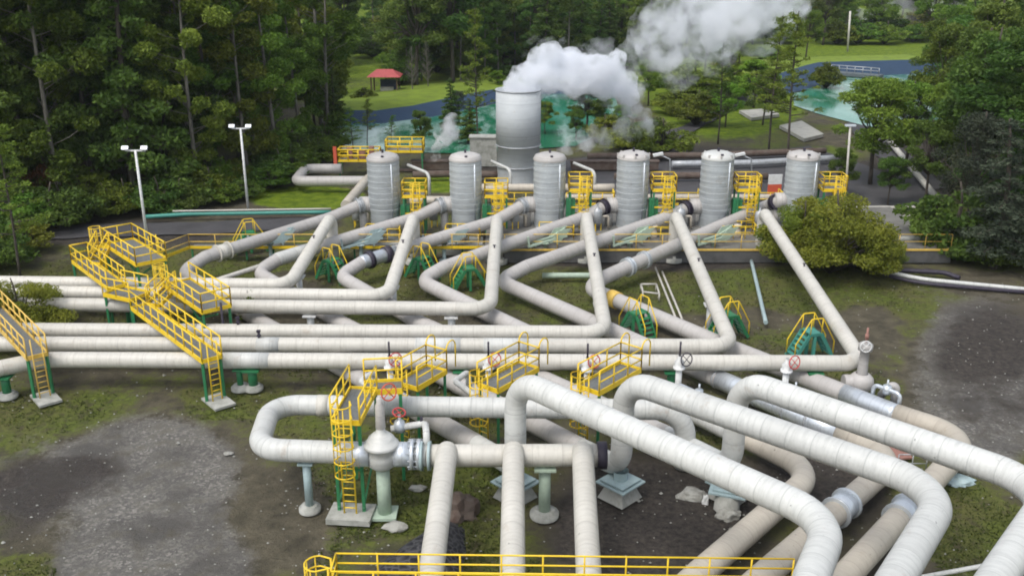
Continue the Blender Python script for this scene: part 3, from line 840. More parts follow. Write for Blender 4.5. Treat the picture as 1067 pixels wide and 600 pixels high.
# drain bypass left-right of valve
pa = Path([P(405, 432, ZH + .6), P(437, 430, ZH + .8), P(437, 458, ZH + 0.9), P(437, 470, ZH + .4)], .35)
pb = Path([c + Vector((.25, 1.2, .5)), c + Vector((1.65, 1.2, .75)), c + Vector((1.8, .1, .95)), c + Vector((1.8, 0, .3))], .3)
t2 = thing('bypass_pipe', 'small white bypass pipe looping over the right side of the bulbous valve', 'pipe', up(c, 0) + Vector((1.5, 1, 0)))
part('pipe', MB().sweep(pb.p, .14, 12), 'pipe2', t2)
g = c + Vector((.6, 1.2, .6)); part('valve_body', MB().lathe(g, [(0.001, -.2), (.22, -.2), (.26, 0), (.2, .25), (.06, .3), (.06, .6)], 14), 'silver', t2)
handwheel(t2, g + Z * .65, .26, (.2, -.3, 1), 'red')
part('stem', MB().tube(g + ax * .9, g + ax * .9 + Z * .45, .06, 6), 'black', t2)

# white Z shaped small line left of the middle platform
def zline(px, py, label):
    q = P(px, py, 1.6)
    pa = Path([up(P(px + 18, py + 14, 1.6), 0.3), P(px + 18, py + 14, 1.9), P(px - 4, py - 2, 1.9), P(px + 10, py - 12, 1.9), up(P(px + 10, py - 12, 1.9), .3)], .3)
    tag(part('drain_pipe', MB().sweep(pa.p, .15, 12), 'pipe2', loc=up(q, 0)), label, 'pipe', 'small bent white drain pipes')
zline(478, 399, 'small bent white drain pipe left of the middle railed platform')
zline(380, 399, 'small bent white drain pipe behind the ladder tower rails')
# ball valve far right
c = P(897, 398, .9)
t = thing('ball_valve', 'white round valve with upright stem at the lower bundle right end', 'valve', up(c, 0))
part('body', MB().lathe(c, [(0.001, -.6), (.35, -.52), (.58, -.25), (.64, 0), (.6, .25), (.42, .45), (.3, .5)], 24), 'pipe3', t)
part('bonnet', MB().lathe(up(c, c.z + .45), [(.26, 0), (.24, .7), (.22, 1.3), (.36, 1.35), (.36, 1.65), (.2, 1.75), (0.001, 1.78)], 18), 'pipe3', t)
part('stem', MB().tube(up(c, c.z + 2.1), up(c, c.z + 3.0), .06, 8).tube(up(c, c.z + 2.4), up(c, c.z + 2.65), .1, 8), 'brownsheet', t)
handwheel(t, up(c, c.z + 2.1) + Vector((-.1, -.3, 0)), .28, (0, -1, .2), 'whitep')
part('side_nozzle', MB().sweep([c + ax * -.9, c + ax * .2], .4, 18), 'pipe3', t)
# little elbow behind the right arch
pa = Path([P(905, 412, .6), P(930, 402, 1.6), up(P(930, 402, 1.6), .3)], .3)
pa = Path([P(918, 412, 1.0), P(926, 402, 1.7), P(934, 402, 1.7), up(P(934, 402, 1.7), .6)], .25)
tag(part('drain_pipe', MB().sweep(pa.p, .2, 12), 'pipe3', loc=P(926, 412, 0)), 'white bent stub pipe between the round valve and the right arch', 'pipe', 'small bent white drain pipes')

# ================================================================== MINOR PIPES
def line_pipe(name, pts, r, mat, label, cat='pipe', group=None, R=.6, n=10):
    pa = Path([Vector(p) for p in pts], R)
    return tag(part(name, MB().sweep(pa.p, r, n), mat, loc=up(pa.p[0], 0)), label, cat, group)
line_pipe('small_pipe', [P(226, 292, 1.5), P(287, 272, 1.5), P(372, 252, .6)], .16, 'pipe', 'thin cream pipe running beside the leftmost diagonal pipe')
line_pipe('teal_pipe', [P(150, 226, .5), P(200, 223, .5), P(345, 221, .5)], .17, 'teal', 'long teal pipe along the far road at left')
line_pipe('small_pipe', [P(180, 220, .8), P(345, 217.5, .8)], .07, 'pipe', 'thin white pipe above the long teal one')
line_pipe('conduit', [P(683, 279, .15), P(704, 331, .15)], .07, 'palewood', 'left one of two thin pale conduits on the ground', 'conduit', 'two thin conduits')
line_pipe('conduit', [P(690, 283, .15), P(711, 333, .15)], .07, 'palewood', 'right one of two thin pale conduits on the ground', 'conduit', 'two thin conduits')
line_pipe('small_pipe', [P(783, 272, .3), P(798, 336, .3)], .13, 'blue_steel', 'pale blue thin pipe lying between the two right inclined pipes')
line_pipe('small_pipe', [P(565, 287, .4), P(640, 287, .4)], .2, 'palegreen', 'pale low pipe behind the middle inclined pipe')
line_pipe('back_pipe', [P(392, 189, 1.0), P(308, 189, 1.0), P(318, 176, 1.0), P(356, 176, 1.0)], .5, 'pipe3', 'grey white looped pipe at the forest edge left of the tanks', R=.9, n=16)
line_pipe('back_pipe', [P(360, 214, 1.8), P(380, 190, 1.8), P(384, 186, 1.2)], .42, 'tan', 'beige short inclined pipe left of the first tank', R=.9, n=16)
line_pipe('back_pipe', [P(427, 209, 1.3), P(478, 209, 1.3)], .38, 'tan', 'beige pipe piece between first and second tanks', n=14)
line_pipe('back_pipe', [P(500, 196, 1.5), P(640, 196, 1.5)], .38, 'tan', 'beige pipe at the foot of the big stack', n=14)
line_pipe('back_pipe', [P(585, 206, 1.4), P(720, 206, 1.4), P(820, 206, 1.4)], .3, 'tan', 'beige pipe passing behind the three right tanks', n=14)
for i, (x0, x1, y) in enumerate(((425, 447, 172), (512, 532, 168), (598, 620, 170))):
    line_pipe('small_pipe', [P(x0, y, 3.2), P(x1, y + 9, 3.0), up(P(x1, y + 9, 3.0), .4)], .14, 'pipe2', 'thin white inclined pipe behind the gap right of the %s tank' % ['first', 'second', 'third'][i], group='thin white pipes behind the tanks')
line_pipe('black_hose', [P(786, 262, .6), P(818, 263, .6), P(880, 274, .5), P(925, 281, .3), P(985, 284, .3), P(1000, 290, .15)], .17, 'black', 'black hose running from the tanks towards the right', 'hose', R=3)
line_pipe('white_hose', [P(905, 277, .35), P(950, 290, .25), P(1075, 302, .2)], .15, 'pipe2', 'pale pipe curving over the grass to the right edge', 'pipe', R=6)
line_pipe('black_hose', [P(895, 277, .25), P(945, 294, .12), P(1075, 305, .1)], .13, 'black', 'black hose lying below the pale pipe at the right edge', 'hose', R=6)
line_pipe('small_pipe', [P(845, 217, .9), P(965, 216, .9)], .14, 'palewood', 'pale horizontal pipe behind the leafy bush, upper one', n=8)
line_pipe('small_pipe', [P(845, 227, .6), P(965, 225, .6)], .12, 'palewood', 'pale horizontal pipe behind the leafy bush, lower one', n=8)
line_pipe('small_pipe', [P(960, 601, 2), P(1020, 590, 2), P(1100, 574, 2)], .08, 'pipe2', 'thin white pipe at the bottom right corner', n=8)
line_pipe('small_pipe', [P(925, 145, .5), P(975, 205, .5)], .3, 'palewood', 'pale straight pipe on the dark yard at the upper right', n=8)
for i, (x0, x1, y, m_) in enumerate(((612, 860, 163, 'brownrock'), (700, 870, 171, 'steel'), (640, 800, 184, 'brownrock'), (430, 520, 182, 'brownrock'))):
    line_pipe('low_pipe', [P(x0, y, .6), P((x0 + x1) / 2, y - 1, .6), P(x1, y - 6 if i < 2 else y, .6)], .35, m_, ['long dark low pipe farthest back across the dark yard', 'grey low pipe behind the fifth and last tank on the dark yard', 'dark low pipe just behind the fourth and fifth tanks', 'dark low pipe left of the big stack foot'][i], R=6)
line_pipe('small_pipe', [P(1000, 247, .5), P(1090, 247, .5)], .14, 'palewood', 'pale pipe glimpsed behind the feathery conifers', n=8)
# small ground frame and rusty sheet, debris
t = thing('pipe_rack', 'little metal frame on the ground beside the thin conduits', 'rack', P(676, 303, 0))
mb = MB()
for a_, b_ in (((668, 296), (684, 296)), ((670, 304), (687, 306)), ((668, 296), (670, 304)), ((684, 296), (687, 306))): mb.tube(P(*a_, .5), P(*b_, .5), .06, 6)
for q in ((668, 296), (684, 296), (670, 304), (687, 306)): mb.tube(P(*q, .5), up(P(*q, .5), 0), .06, 6)
part('frame', mb, 'palewood', t)
q = P(934, 466, .1); tag(part('rusty_sheet', MB().obox(q, (P(944, 476, .1) - P(926, 453, .1)) / 2, Vector((.36, .05, 0)), Vector((0, 0, .04))), 'brownsheet', loc=up(q, 0)), 'narrow reddish metal sheet lying between the tan pipes', 'metal sheet')
t = thing('guard_frame', 'thin grey wire frame standing between the tan pipes', 'frame', P(950, 490, 0))
q0 = P(934, 492, 0); q1 = P(964, 492, 0)
part('frame', rail_mb([q0, q1], .9, .7, .025, 2), 'steel', t)
q = P(757, 530, 0)
t = thing('pedestal', 'concrete block with pale blue plate on top, under the leftmost arch', 'pedestal', q)
part('block', MB().lathe(q, [(.55, 0), (.5, .75), (0.001, .75)], 8), 'concrete', t)
part('plate', MB().box(up(q, .82), (1.5, .8, .08), -.35).box(up(q, .92), (1.2, .5, .06), -.35), 'blue_steel', t)

# ================================================================== LAMPS / POLES
def flood_pole(px, py, ty, label, heads=2, tilt=0, r=.09):
    p = P(px, py, 0); top = PD(px, ty, p.y); top.x = p.x
    t = thing('floodlight_pole', label, 'floodlight', p, 'tall floodlight poles')
    part('pole', MB().sweep([p, top], r, 10, rr=[r * 1.3, r]), 'whitep', t)
    part('crossarm', MB().beam(top + Vector((-.75, 0, 0)), top + Vector((.75, 0, 0)), .1, .1), 'whitep', t)
    for e in (-1, 1):
        q = top + Vector((e * .7, -.1, .2)); R3 = Matrix.Rotation(-.7, 3, 'X')
        part('lamp_head', MB().obox(q, R3 @ Vector((.24, 0, 0)), R3 @ Vector((0, .07, 0)), R3 @ Vector((0, 0, .15))), 'glass', t)
    return t
flood_pole(155, 262, 157, 'white floodlight pole standing beside the highest yellow platform')
flood_pole(259, 222, 134, 'white floodlight pole at the forest edge behind the teal pipe')
p = P(880, 214, 0); top = PD(886, 132, p.y)
t = thing('lamp_post', 'slim pale leaning post rising behind the leafy bush', 'post', p)
part('pole', MB().sweep([p, top], .1, 8), 'palewood', t); part('lamp_head', MB().box(top + Z * .1, (.9, .3, .15)), 'glass', t)
for (px, py, ty, lab) in ((698, 205, 166, 'small lamp on a short grey post behind the fourth and fifth tank'), (783, 204, 166, 'small lamp on a short grey post left of the last tank')):
    p = P(px, py, 0); top = PD(px, ty, p.y)
    t = thing('yard_lamp', lab, 'lamp', p, 'small yard lamps')
    part('pole', MB().sweep([p, top, top + Vector((-.9, 0, .4))], .07, 8), 'steel', t)
    part('lamp_head', MB().obox(top + Vector((-1.1, 0, .45)), Vector((.45, 0, .1)), Vector((0, .2, 0)), Vector((-.03, 0, .1))), 'whitep', t)
p = P(883, 54, 0); top = PD(886, 12, p.y)
tag(part('utility_pole', MB().sweep([p, top], .22, 8), 'palewood', loc=p), 'tall pale pole on the far grass beyond the right pond', 'pole')

# more pieces of equipment seen between tanks and racks
for i, (x, y) in enumerate(((372, 236), (452, 236), (536, 238), (622, 240), (708, 240), (790, 243))):
    p = P(x, y, zt if x > 505 else 0); z_ = p.z
    t = thing('drain_pot', 'small grey drain vessel on legs left of the %s tank' % ['first', 'second', 'third', 'fourth', 'fifth', 'last'][i], 'vessel', p, 'drain vessels beside the tanks')
    part('vessel', MB().lathe(up(p, z_), [(.05, .5), (.35, .6), (.38, 1.5), (.3, 1.7), (.08, 1.8), (.08, 2.1)], 16), 'steel', t)
    for a in range(3): part('leg', MB().beam(up(p, z_) + Vector((cos(a * 2.1) * .3, sin(a * 2.1) * .3, 0)), up(p, z_ + .8) + Vector((cos(a * 2.1) * .3, sin(a * 2.1) * .3, 0)), .07, .07), 'yellow', t)
    part('pipe', MB().sweep(fillet([up(p, z_ + 1.1), up(p, z_ + 1.1) + Vector((.9, .2, 0)), up(p, z_ + .1) + Vector((.9, .2, 0))], .2), .1, 8), 'tan', t)
# ================================================================== BACKGROUND SMALL STRUCTURES
# shelter with red roof
c = P(402, 97, 0)
t = thing('shelter', 'small open shelter with red roof beyond the left pond', 'shelter', c)
zr = PD(402, 79, c.y).z
mb = MB(); hw, hd = 2.6, 2.2
mb.add([c + Vector((-hw, -hd, zr - c.z)), c + Vector((hw, -hd, zr)), c + Vector((hw, hd, zr)), c + Vector((-hw, hd, zr)), c + Vector((-1.2, 0, zr + 1.0)), c + Vector((1.2, 0, zr + 1.0))],
       [(0, 1, 5, 4), (1, 2, 5), (2, 3, 4, 5), (3, 0, 4), (3, 2, 1, 0)])
part('roof', mb, 'roofred', t)
for ex in (-1, 1):
    for ey in (-1, 1): part('post', MB().box(c + Vector((ex * 2.0, ey * 1.7, zr / 2)), (.22, .22, zr)), 'wood', t)
part('wall', MB().box(c + Vector((.4, .8, 1.0)), (2.6, .15, 2.0)), simple('blue_wall', (.05, .07, .13), None, .7), t)
part('counter', MB().box(c + Vector((.3, -.6, .5)), (2.0, .8, 1.0)), 'concrete', t)
# yellow service platform behind the first tank
p = P(420, 178, 0)
t = thing('service_platform', 'yellow railed service platform behind the first tank by the left pond', 'platform', p)
zz = PD(420, 156, p.y).z
a_ = Vector((p.x - 1.6, p.y, zz)); b_ = Vector((p.x + 2.2, p.y, zz)); gangway(t, a_, b_, 2.0, 'lr', 'ab', True, r=.06)
p = P(372, 182, 0)
t = thing('service_platform', 'orange and yellow pipework frame left of the first tank', 'platform', p)
zz = 1.6
gangway(t, Vector((p.x - 1.7, p.y, zz)), Vector((p.x + 2.4, p.y, zz)), 1.6, 'lr', 'ab', True, r=.07)
part('valve_cluster', MB().box((p.x - .6, p.y, zz + .6), (.5, .5, 1.1)).box((p.x + .6, p.y, zz + .5), (.7, .4, .9)).box((p.x + 1.6, p.y, zz + .7), (.5, .5, 1.2)), 'brownsheet', t)
part('marker_panel', MB().box((p.x - 1.95, p.y - .9, 2.0), (.35, .1, 2.1)), 'orange', t)
for (x0, x1, y, lab) in ((512, 560, 214, 'yellow railing around the foot of the big stack'), (590, 640, 214, 'yellow railing between third and fourth tanks'), (690, 730, 214, 'yellow railing between fourth and fifth tanks'), (775, 815, 214, 'yellow railing between fifth and last tank')):
    a_ = P(x0, y, zt); b_ = P(x1, y, zt)
    t = thing('railing', lab, 'railing', up(a_, zt), 'yellow railings between the tanks')
    part('handrail', rail_mb([a_, b_, b_ + Vector((0, 1.5, 0))], 1.1, 1.0, .04), 'yellow', t)
    part('toe_board', toe_mb([a_, b_], h=.2), 'yellow', t)
# valve stations at tank row foot (yellow rails + brown gear) seen between diagonals
for (x, y, lab) in ((398, 252, 'first'), (482, 252, 'second'), (580, 250, 'third'), (682, 250, 'fourth'), (770, 249, 'fifth')):
    p = P(x, y, zt)
    t = thing('valve_station', 'yellow railed valve station in the terrace edge, %s from the left' % lab, 'valve station', up(p, 0), 'valve stations in front of the tanks')
    part('handrail', rail_mb([p + Vector((-1.3, 0, 0)), p + Vector((1.3, 0, 0)), p + Vector((1.3, 1.4, 0)), p + Vector((-1.3, 1.4, 0)), p + Vector((-1.3, 0, 0))], 1.0, .9, .035), 'yellow', t)
    part('valve_body', MB().lathe(p + Vector((0, .7, -.3 if False else 0)), [(.3, 0), (.36, .3), (.22, .5), (.22, .8), (.3, .85), (.3, .95), (0.001, .95)], 14), 'tan', t)
    part('base', MB().box(up(p, .45) + Vector((0, .7, 0)), (3.0, 1.8, .9)), 'concrete', t)
# orange/white sign block left of last tank
p = P(806, 207, 0)
t = thing('notice_board', 'small board, white above and orange below, left of the last tank', 'board', p)
zb0 = PD(806, 203, p.y).z; zb1 = PD(806, 192, p.y).z; zb2 = PD(806, 182, p.y).z
part('lower_panel', MB().box((p.x, p.y, (zb0 + zb1) / 2), (1.25, .15, zb1 - zb0 - .01), .1), 'orange', t)
part('upper_panel', MB().box((p.x, p.y, (zb2 + zb1) / 2), (1.25, .15, zb2 - zb1 - .01), .1), 'whitep', t)
for e in (-1, 1): part('leg', MB().box((p.x + e * .5, p.y + .15, zb0 / 2 + .3), (.1, .1, zb0 + .6)), 'steel', t)
# concrete foundations on the right lawn
for (pts, lab) in (([(812, 134), (835, 129), (858, 143), (838, 148)], 'farther'), ([(770, 118), (800, 116), (812, 122), (783, 126)], 'nearer the trees')):
    qs = [P(x, y, 0) for x, y in pts]; mb = MB()
    mb.add([q for q in qs] + [q + Z * .4 for q in qs], [(3, 2, 1, 0), (4, 5, 6, 7), (0, 1, 5, 4), (1, 2, 6, 5), (2, 3, 7, 6), (3, 0, 4, 7)])
    tag(part('concrete_pad', mb, simple('pale_concrete', (.38, .37, .33), (.2, .2, .18), .9, 0, 1, .6), loc=qs[0]), 'pale concrete pad on the right lawn, the one %s' % ('right beside the dark yard' if lab == 'farther' else 'among the thin trees'), 'concrete pad')
# pontoon on right pond
a_ = P(868, 76, .4); b_ = P(918, 80, .4)
t = thing('pontoon', 'dark floating pontoon with railing on the right pond', 'pontoon', up((a_ + b_) / 2, 0))
part('deck', MB().beam(a_, b_, 2.6, .5), simple('pontoon_dark', (.10, .12, .13), None, .8), t)
part('handrail', rail_mb([a_ + Vector((0, 1.2, .25)), b_ + Vector((0, 1.2, .25))], 1.0, 1.5, .08), 'steel', t)
# grey block beside the stack
p = P(504, 172, 0); tag(part('storage_box', MB().box(up(p, 1.5), (2.8, 1.5, 3.0)).box(up(p, 3.06), (3.0, 1.7, .12)), 'concrete', loc=p), 'grey square housing just left of the big stack', 'housing')
for (x, y, lab) in ((640, 178, 'low grey duct on the dark yard right of the big stack'), (455, 178, 'low brown duct between the first two tanks')):
    p = P(x, y, 0); tag(part('duct', MB().box(up(p, .6), (9 if x == 640 else 5, .9, .8)).box(up(p, 1.05), (9.2 if x == 640 else 5.2, 1.1, .1)).box(up(p, .1), (8, .5, .2)), 'brownrock', loc=p), lab, 'duct')

# ================================================================== TERRAIN
def blob(px, py, cx, cy_, rx, ry, soft=.35):
    d = ((px - cx) / rx) ** 2 + ((py - cy_) / ry) ** 2
    return 1.0 / (1.0 + np.exp((np.sqrt(d) - 1.0) / soft * 3))
def axis_vals(a, b, step, far, grow=1.12):
    v = list(np.arange(a, b + 1e-6, step)); s = step
    x = b
    while x < far[1]: s *= grow; x += s; v.append(x)
    s = step; x = a; lo = []
    while x > far[0]: s *= grow; x -= s; lo.append(x)
    return np.array(lo[::-1] + v)
xs = axis_vals(-50, 50, .55, (-2500, 2500)); ys = axis_vals(24, 105, .5, (-300, 4500), 1.06)
X, Y = np.meshgrid(xs, ys)
def vnoise(x, y, s, seed=0):
    xi = x / s + seed * 13.7; yi = y / s + seed * 7.3
    x0 = np.floor(xi); y0 = np.floor(yi); fx = xi - x0; fy = yi - y0
    fx = fx * fx * (3 - 2 * fx); fy = fy * fy * (3 - 2 * fy)
    def h(a, b): 
        q = np.sin(a * 127.1 + b * 311.7) * 43758.5453; return q - np.floor(q)
    return (h(x0, y0) * (1 - fx) + h(x0 + 1, y0) * fx) * (1 - fy) + (h(x0, y0 + 1) * (1 - fx) + h(x0 + 1, y0 + 1) * fx) * fy
def ground_h(X, Y):
    far = np.clip((Y - 330) / 500, 0, 1)
    hz = far ** 1.3 * (70 + 60 * vnoise(X, Y, 220, 2)) 
    near = -.03 + .0 * X
    near = near - .09 * vnoise(X, Y, 3.1, 3) - .06 * vnoise(X, Y, 1.1, 4)
    return hz + near
Zg = ground_h(X, Y)
zc_ = Y * cos(TH) + H * sin(TH); ok = zc_ > 5
PXg = 533.5 + F * X / np.where(ok, zc_, 5); PYg = 300 - F * (Y * sin(TH) - H * cos(TH)) / np.where(ok, zc_, 5)
grass = .47 + .55 * (vnoise(X, Y, 6, 5) - .5) + .35 * (vnoise(X, Y, 2.2, 6) - .5)
grav = np.zeros_like(X); dark = np.zeros_like(X); lawn = np.zeros_like(X); wetm = np.zeros_like(X)
def addb(arr, lst):
    for (cx, cyy, rx, ry, s) in lst: arr += s * blob(PXg, PYg, cx, cyy, rx, ry)
addb(grav, [(160, 490, 95, 62, .8), (160, 590, 110, 60, .85), (30, 500, 60, 60, .4), (1015, 400, 75, 90, .6), (1060, 330, 100, 40, .2), (1060, 450, 60, 60, .25), (930, 300, 60, 16, .3)])
addb(dark, [(60, 500, 70, 28, .6), (10, 530, 45, 40, .6), (110, 478, 40, 14, .35), (660, 560, 90, 60, .9), (700, 500, 90, 45, .6), (430, 590, 60, 35, .6), (300, 540, 45, 50, .35), (860, 480, 70, 50, .7), (900, 560, 50, 60, .5), (760, 540, 60, 40, .5),
             (700, 272, 130, 10, .8), (1035, 390, 65, 70, .55), (1020, 340, 90, 50, .3), (600, 500, 25, 40, .3), (560, 268, 60, 8, .5), (350, 262, 100, 8, .4), (110, 242, 150, 14, .8), (300, 232, 60, 8, .9), (900, 200, 90, 30, .9), (730, 178, 170, 26, 1.0), (950, 160, 40, 50, .8), (470, 172, 60, 14, .7)])
addb(grass, [(430, 500, 80, 45, .5), (320, 430, 60, 30, .2), (240, 415, 50, 18, .45), (60, 430, 70, 25, .35), (20, 460, 35, 12, .4), (40, 590, 45, 15, .6), (975, 380, 12, 60, .5), (950, 330, 30, 20, .4), (920, 405, 30, 14, .5), (1000, 540, 45, 40, .6), (560, 300, 90, 20, .4), (720, 300, 80, 25, .4), (850, 300, 80, 25, .4), (860, 400, 50, 30, .3), (960, 310, 60, 8, .4), (200, 280, 80, 20, .4),
              (150, 510, 110, 70, -.6), (40, 560, 40, 20, -.3), (660, 550, 100, 60, -.6), (300, 540, 50, 50, -.3), (900, 340, 40, 30, -.35), (620, 345, 60, 10, -.2), (1010, 400, 60, 90, -.6), (860, 490, 60, 50, -.6)])
addb(lawn, [(320, 205, 60, 12, 1.2), (455, 190, 30, 10, 1.0), (760, 105, 75, 38, 1.1), (880, 57, 90, 8, 1.0), (420, 104, 80, 12, 1.0), (860, 160, 40, 10, .6), (580, 20, 300, 16, .6), (910, 235, 60, 8, .6), (930, 262, 40, 8, .4)])
addb(wetm, [(70, 490, 45, 16, 1.0), (30, 520, 40, 22, .9), (20, 478, 20, 8, .6)])
far_f = np.clip((Y - 125) / 60, 0, 1); lawn += far_f * .8 * (PYg < 130)
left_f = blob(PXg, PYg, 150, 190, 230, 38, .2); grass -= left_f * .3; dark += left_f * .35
nx, ny = len(xs), len(ys)
me = bpy.data.meshes.new('ground')
co = np.stack([X, Y, Zg], -1).reshape(-1, 3)
idx = np.arange(nx * ny).reshape(ny, nx)
fq = np.stack([idx[:-1, :-1], idx[:-1, 1:], idx[1:, 1:], idx[1:, :-1]], -1).reshape(-1, 4)
me.vertices.add(len(co)); me.vertices.foreach_set('co', co.ravel().astype(np.float32))
me.loops.add(fq.size); me.loops.foreach_set('vertex_index', fq.ravel().astype(np.int32))
me.polygons.add(len(fq)); me.polygons.foreach_set('loop_start', np.arange(0, fq.size, 4, dtype=np.int32))
me.polygons.foreach_set('use_smooth', np.ones(len(fq), bool)); me.update()
for nm, ch in (('cover', (grass, grav, dark)), ('cover_b', (lawn, wetm, lawn * 0))):
    at = me.color_attributes.new(nm, 'FLOAT_COLOR', 'POINT')
    arr = np.stack([np.clip(c, 0, 1.5) for c in ch] + [np.ones_like(X)], -1).reshape(-1, 4)
    at.data.foreach_set('color', arr.ravel().astype(np.float32))
m, nt, bs = new_mat('ground_cover'); bs.inputs['Specular IOR Level'].default_value = .22
geo = N(nt, 'ShaderNodeNewGeometry').outputs['Position']
at = N(nt, 'ShaderNodeAttribute', attribute_name='cover'); sp = N(nt, 'ShaderNodeSeparateColor'); nt.links.new(at.outputs['Color'], sp.inputs[0])
at2 = N(nt, 'ShaderNodeAttribute', attribute_name='cover_b'); sp2 = N(nt, 'ShaderNodeSeparateColor'); nt.links.new(at2.outputs['Color'], sp2.inputs[0])
n1 = noise_n(nt, geo, .9, 8, .68); n2 = noise_n(nt, geo, 4.5, 6, .7); n3 = noise_n(nt, geo, .22, 4, .6)
def wsel(s, lo=.36, hi=.64, amt=1.1):
    a = math_n(nt, 'ADD', s, math_n(nt, 'MULTIPLY', math_n(nt, 'SUBTRACT', n1, .5), amt))
    a = math_n(nt, 'ADD', a, math_n(nt, 'MULTIPLY', math_n(nt, 'SUBTRACT', n2, .5), .5))
    return ramp_n(nt, a, lo, hi)
soil = mix_n(nt, ramp_n(nt, n1, .35, .65), (.045, .040, .028), (.12, .105, .072))
soil = mix_n(nt, ramp_n(nt, n2, .45, .7), soil, (.075, .066, .045))
gr = mix_n(nt, ramp_n(nt, n2, .3, .7), (.042, .058, .011), (.12, .145, .026))
gr = mix_n(nt, math_n(nt, 'MULTIPLY', ramp_n(nt, n3, .4, .62), .6), gr, (.105, .092, .038))
gr = mix_n(nt, math_n(nt, 'MULTIPLY', ramp_n(nt, noise_n(nt, geo, 1.7, 5, .7), .5, .62), .7), gr, (.06, .050, .032))
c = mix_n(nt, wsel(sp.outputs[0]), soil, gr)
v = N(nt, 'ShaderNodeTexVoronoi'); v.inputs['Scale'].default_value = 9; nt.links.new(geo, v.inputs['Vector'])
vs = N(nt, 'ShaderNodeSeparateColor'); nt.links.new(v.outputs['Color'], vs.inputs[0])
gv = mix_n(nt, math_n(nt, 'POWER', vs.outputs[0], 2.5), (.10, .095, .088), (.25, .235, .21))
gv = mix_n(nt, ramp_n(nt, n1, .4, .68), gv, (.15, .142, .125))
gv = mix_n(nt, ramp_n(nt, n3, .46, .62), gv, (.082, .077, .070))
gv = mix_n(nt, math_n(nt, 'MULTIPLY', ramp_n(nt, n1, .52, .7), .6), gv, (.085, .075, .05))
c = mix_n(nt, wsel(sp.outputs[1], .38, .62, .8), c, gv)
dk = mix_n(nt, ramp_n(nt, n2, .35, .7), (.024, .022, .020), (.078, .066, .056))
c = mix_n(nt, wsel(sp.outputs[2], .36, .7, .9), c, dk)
lw = mix_n(nt, ramp_n(nt, n1, .35, .65), (.05, .09, .004), (.15, .205, .010))
c = mix_n(nt, wsel(sp2.outputs[0], .35, .65, .7), c, lw)
peb = N(nt, 'ShaderNodeTexVoronoi'); peb.inputs['Scale'].default_value = 2.6; nt.links.new(geo, peb.inputs['Vector'])
pb_ = math_n(nt, 'LESS_THAN', peb.outputs['Distance'], .085)
ps = N(nt, 'ShaderNodeSeparateColor'); nt.links.new(peb.outputs['Color'], ps.inputs[0])
c = mix_n(nt, math_n(nt, 'MULTIPLY', pb_, math_n(nt, 'GREATER_THAN', ps.outputs[1], .94)), c, (.30, .29, .27))
ws_ = wsel(sp2.outputs[1], .55, .85, 1.6)
c = mix_n(nt, math_n(nt, 'MULTIPLY', wsel(sp2.outputs[1], .3, .6, .8), .6), c, (.045, .038, .034))
nt.links.new(c, bs.inputs['Base Color'])
nt.links.new(math_n(nt, 'ADD', math_n(nt, 'MULTIPLY', ws_, -.72), .93), bs.inputs['Roughness'])
hh = math_n(nt, 'ADD', math_n(nt, 'MULTIPLY', n2, .6), n1); bump_n(nt, hh, bs, .8, .18)
me.materials.append(m)
go = bpy.data.objects.new('ground', me); COL.objects.link(go); tag(go, kind='structure')

# puddles (wet shallow films) in the left yard
m, nt, bs = new_mat('puddle_water'); bs.inputs['Base Color'].default_value = (.09, .085, .085, 1); bs.inputs['Roughness'].default_value = .12
M['puddle'] = m
def flat_poly(name, pts, z, mat, jitter=.25, sub=5):
    qs = [P(x, y, z) for x, y in pts]; out = []
    for i in range(len(qs)):
        a, b = qs[i], qs[(i + 1) % len(qs)]
        for k in range(sub):
            q = a.lerp(b, k / sub); out.append(q + Vector((random.uniform(-1, 1), random.uniform(-1, 1), 0)) * jitter)
    mb = MB().add(out, [tuple(range(len(out)))]); o = part(name, mb, mat, loc=up(out[0], z)); return tag(o, kind='structure')
# dark roads and yards behind
flat_poly('road', [(-60, 262), (40, 250), (120, 246), (210, 244), (330, 236), (335, 226), (210, 231), (90, 234), (-60, 248)], .02, 'asphalt', .2)
flat_poly('yard', [(575, 205), (580, 168), (640, 160), (760, 160), (845, 152), (880, 165), (990, 205), (985, 216), (860, 214)], .02, 'asphalt', .3)
flat_poly('road', [(690, 140), (735, 120), (790, 90), (830, 75), (834, 78), (800, 95), (745, 126), (705, 146)], .03, 'asphalt', .3)
flat_poly('road', [(880, 130), (900, 120), (935, 150), (985, 195), (950, 205), (915, 165)], .024, 'asphalt', .3)
flat_poly('road', [(440, 40), (700, 30), (720, 34), (450, 46)], .02, 'asphalt', .3)

# ponds
m, nt, bs = new_mat('pond_water')
g = N(nt, 'ShaderNodeNewGeometry').outputs['Position']
mp = N(nt, 'ShaderNodeMapping'); mp.inputs['Scale'].default_value = (1.0, .35, 1); nt.links.new(g, mp.inputs[0])
n = noise_n(nt, mp.outputs[0], .35, 6, .62); n_b = noise_n(nt, mp.outputs[0], .12, 2, .5)
spx = N(nt, 'ShaderNodeSeparateXYZ'); nt.links.new(g, spx.inputs[0])
lf_ = ramp_n(nt, spx.outputs[0], 5, -25)
c = mix_n(nt, ramp_n(nt, math_n(nt, 'ADD', n, math_n(nt, 'MULTIPLY', lf_, .13)), .48, .66), (.018, .15, .08), (.30, .45, .40))
c = mix_n(nt, math_n(nt, 'MULTIPLY', ramp_n(nt, n_b, .5, .62), .7), c, (.05, .26, .19))
nt.links.new(c, bs.inputs['Base Color']); bs.inputs['Roughness'].default_value = .12
bump_n(nt, noise_n(nt, g, 2.0, 3), bs, .08, .05); M['pond'] = m
flat_poly('pond', [(352, 128), (400, 128), (450, 122), (500, 112), (560, 98), (640, 96), (650, 130), (600, 152), (480, 160), (340, 156)], .03, 'pond', .1)
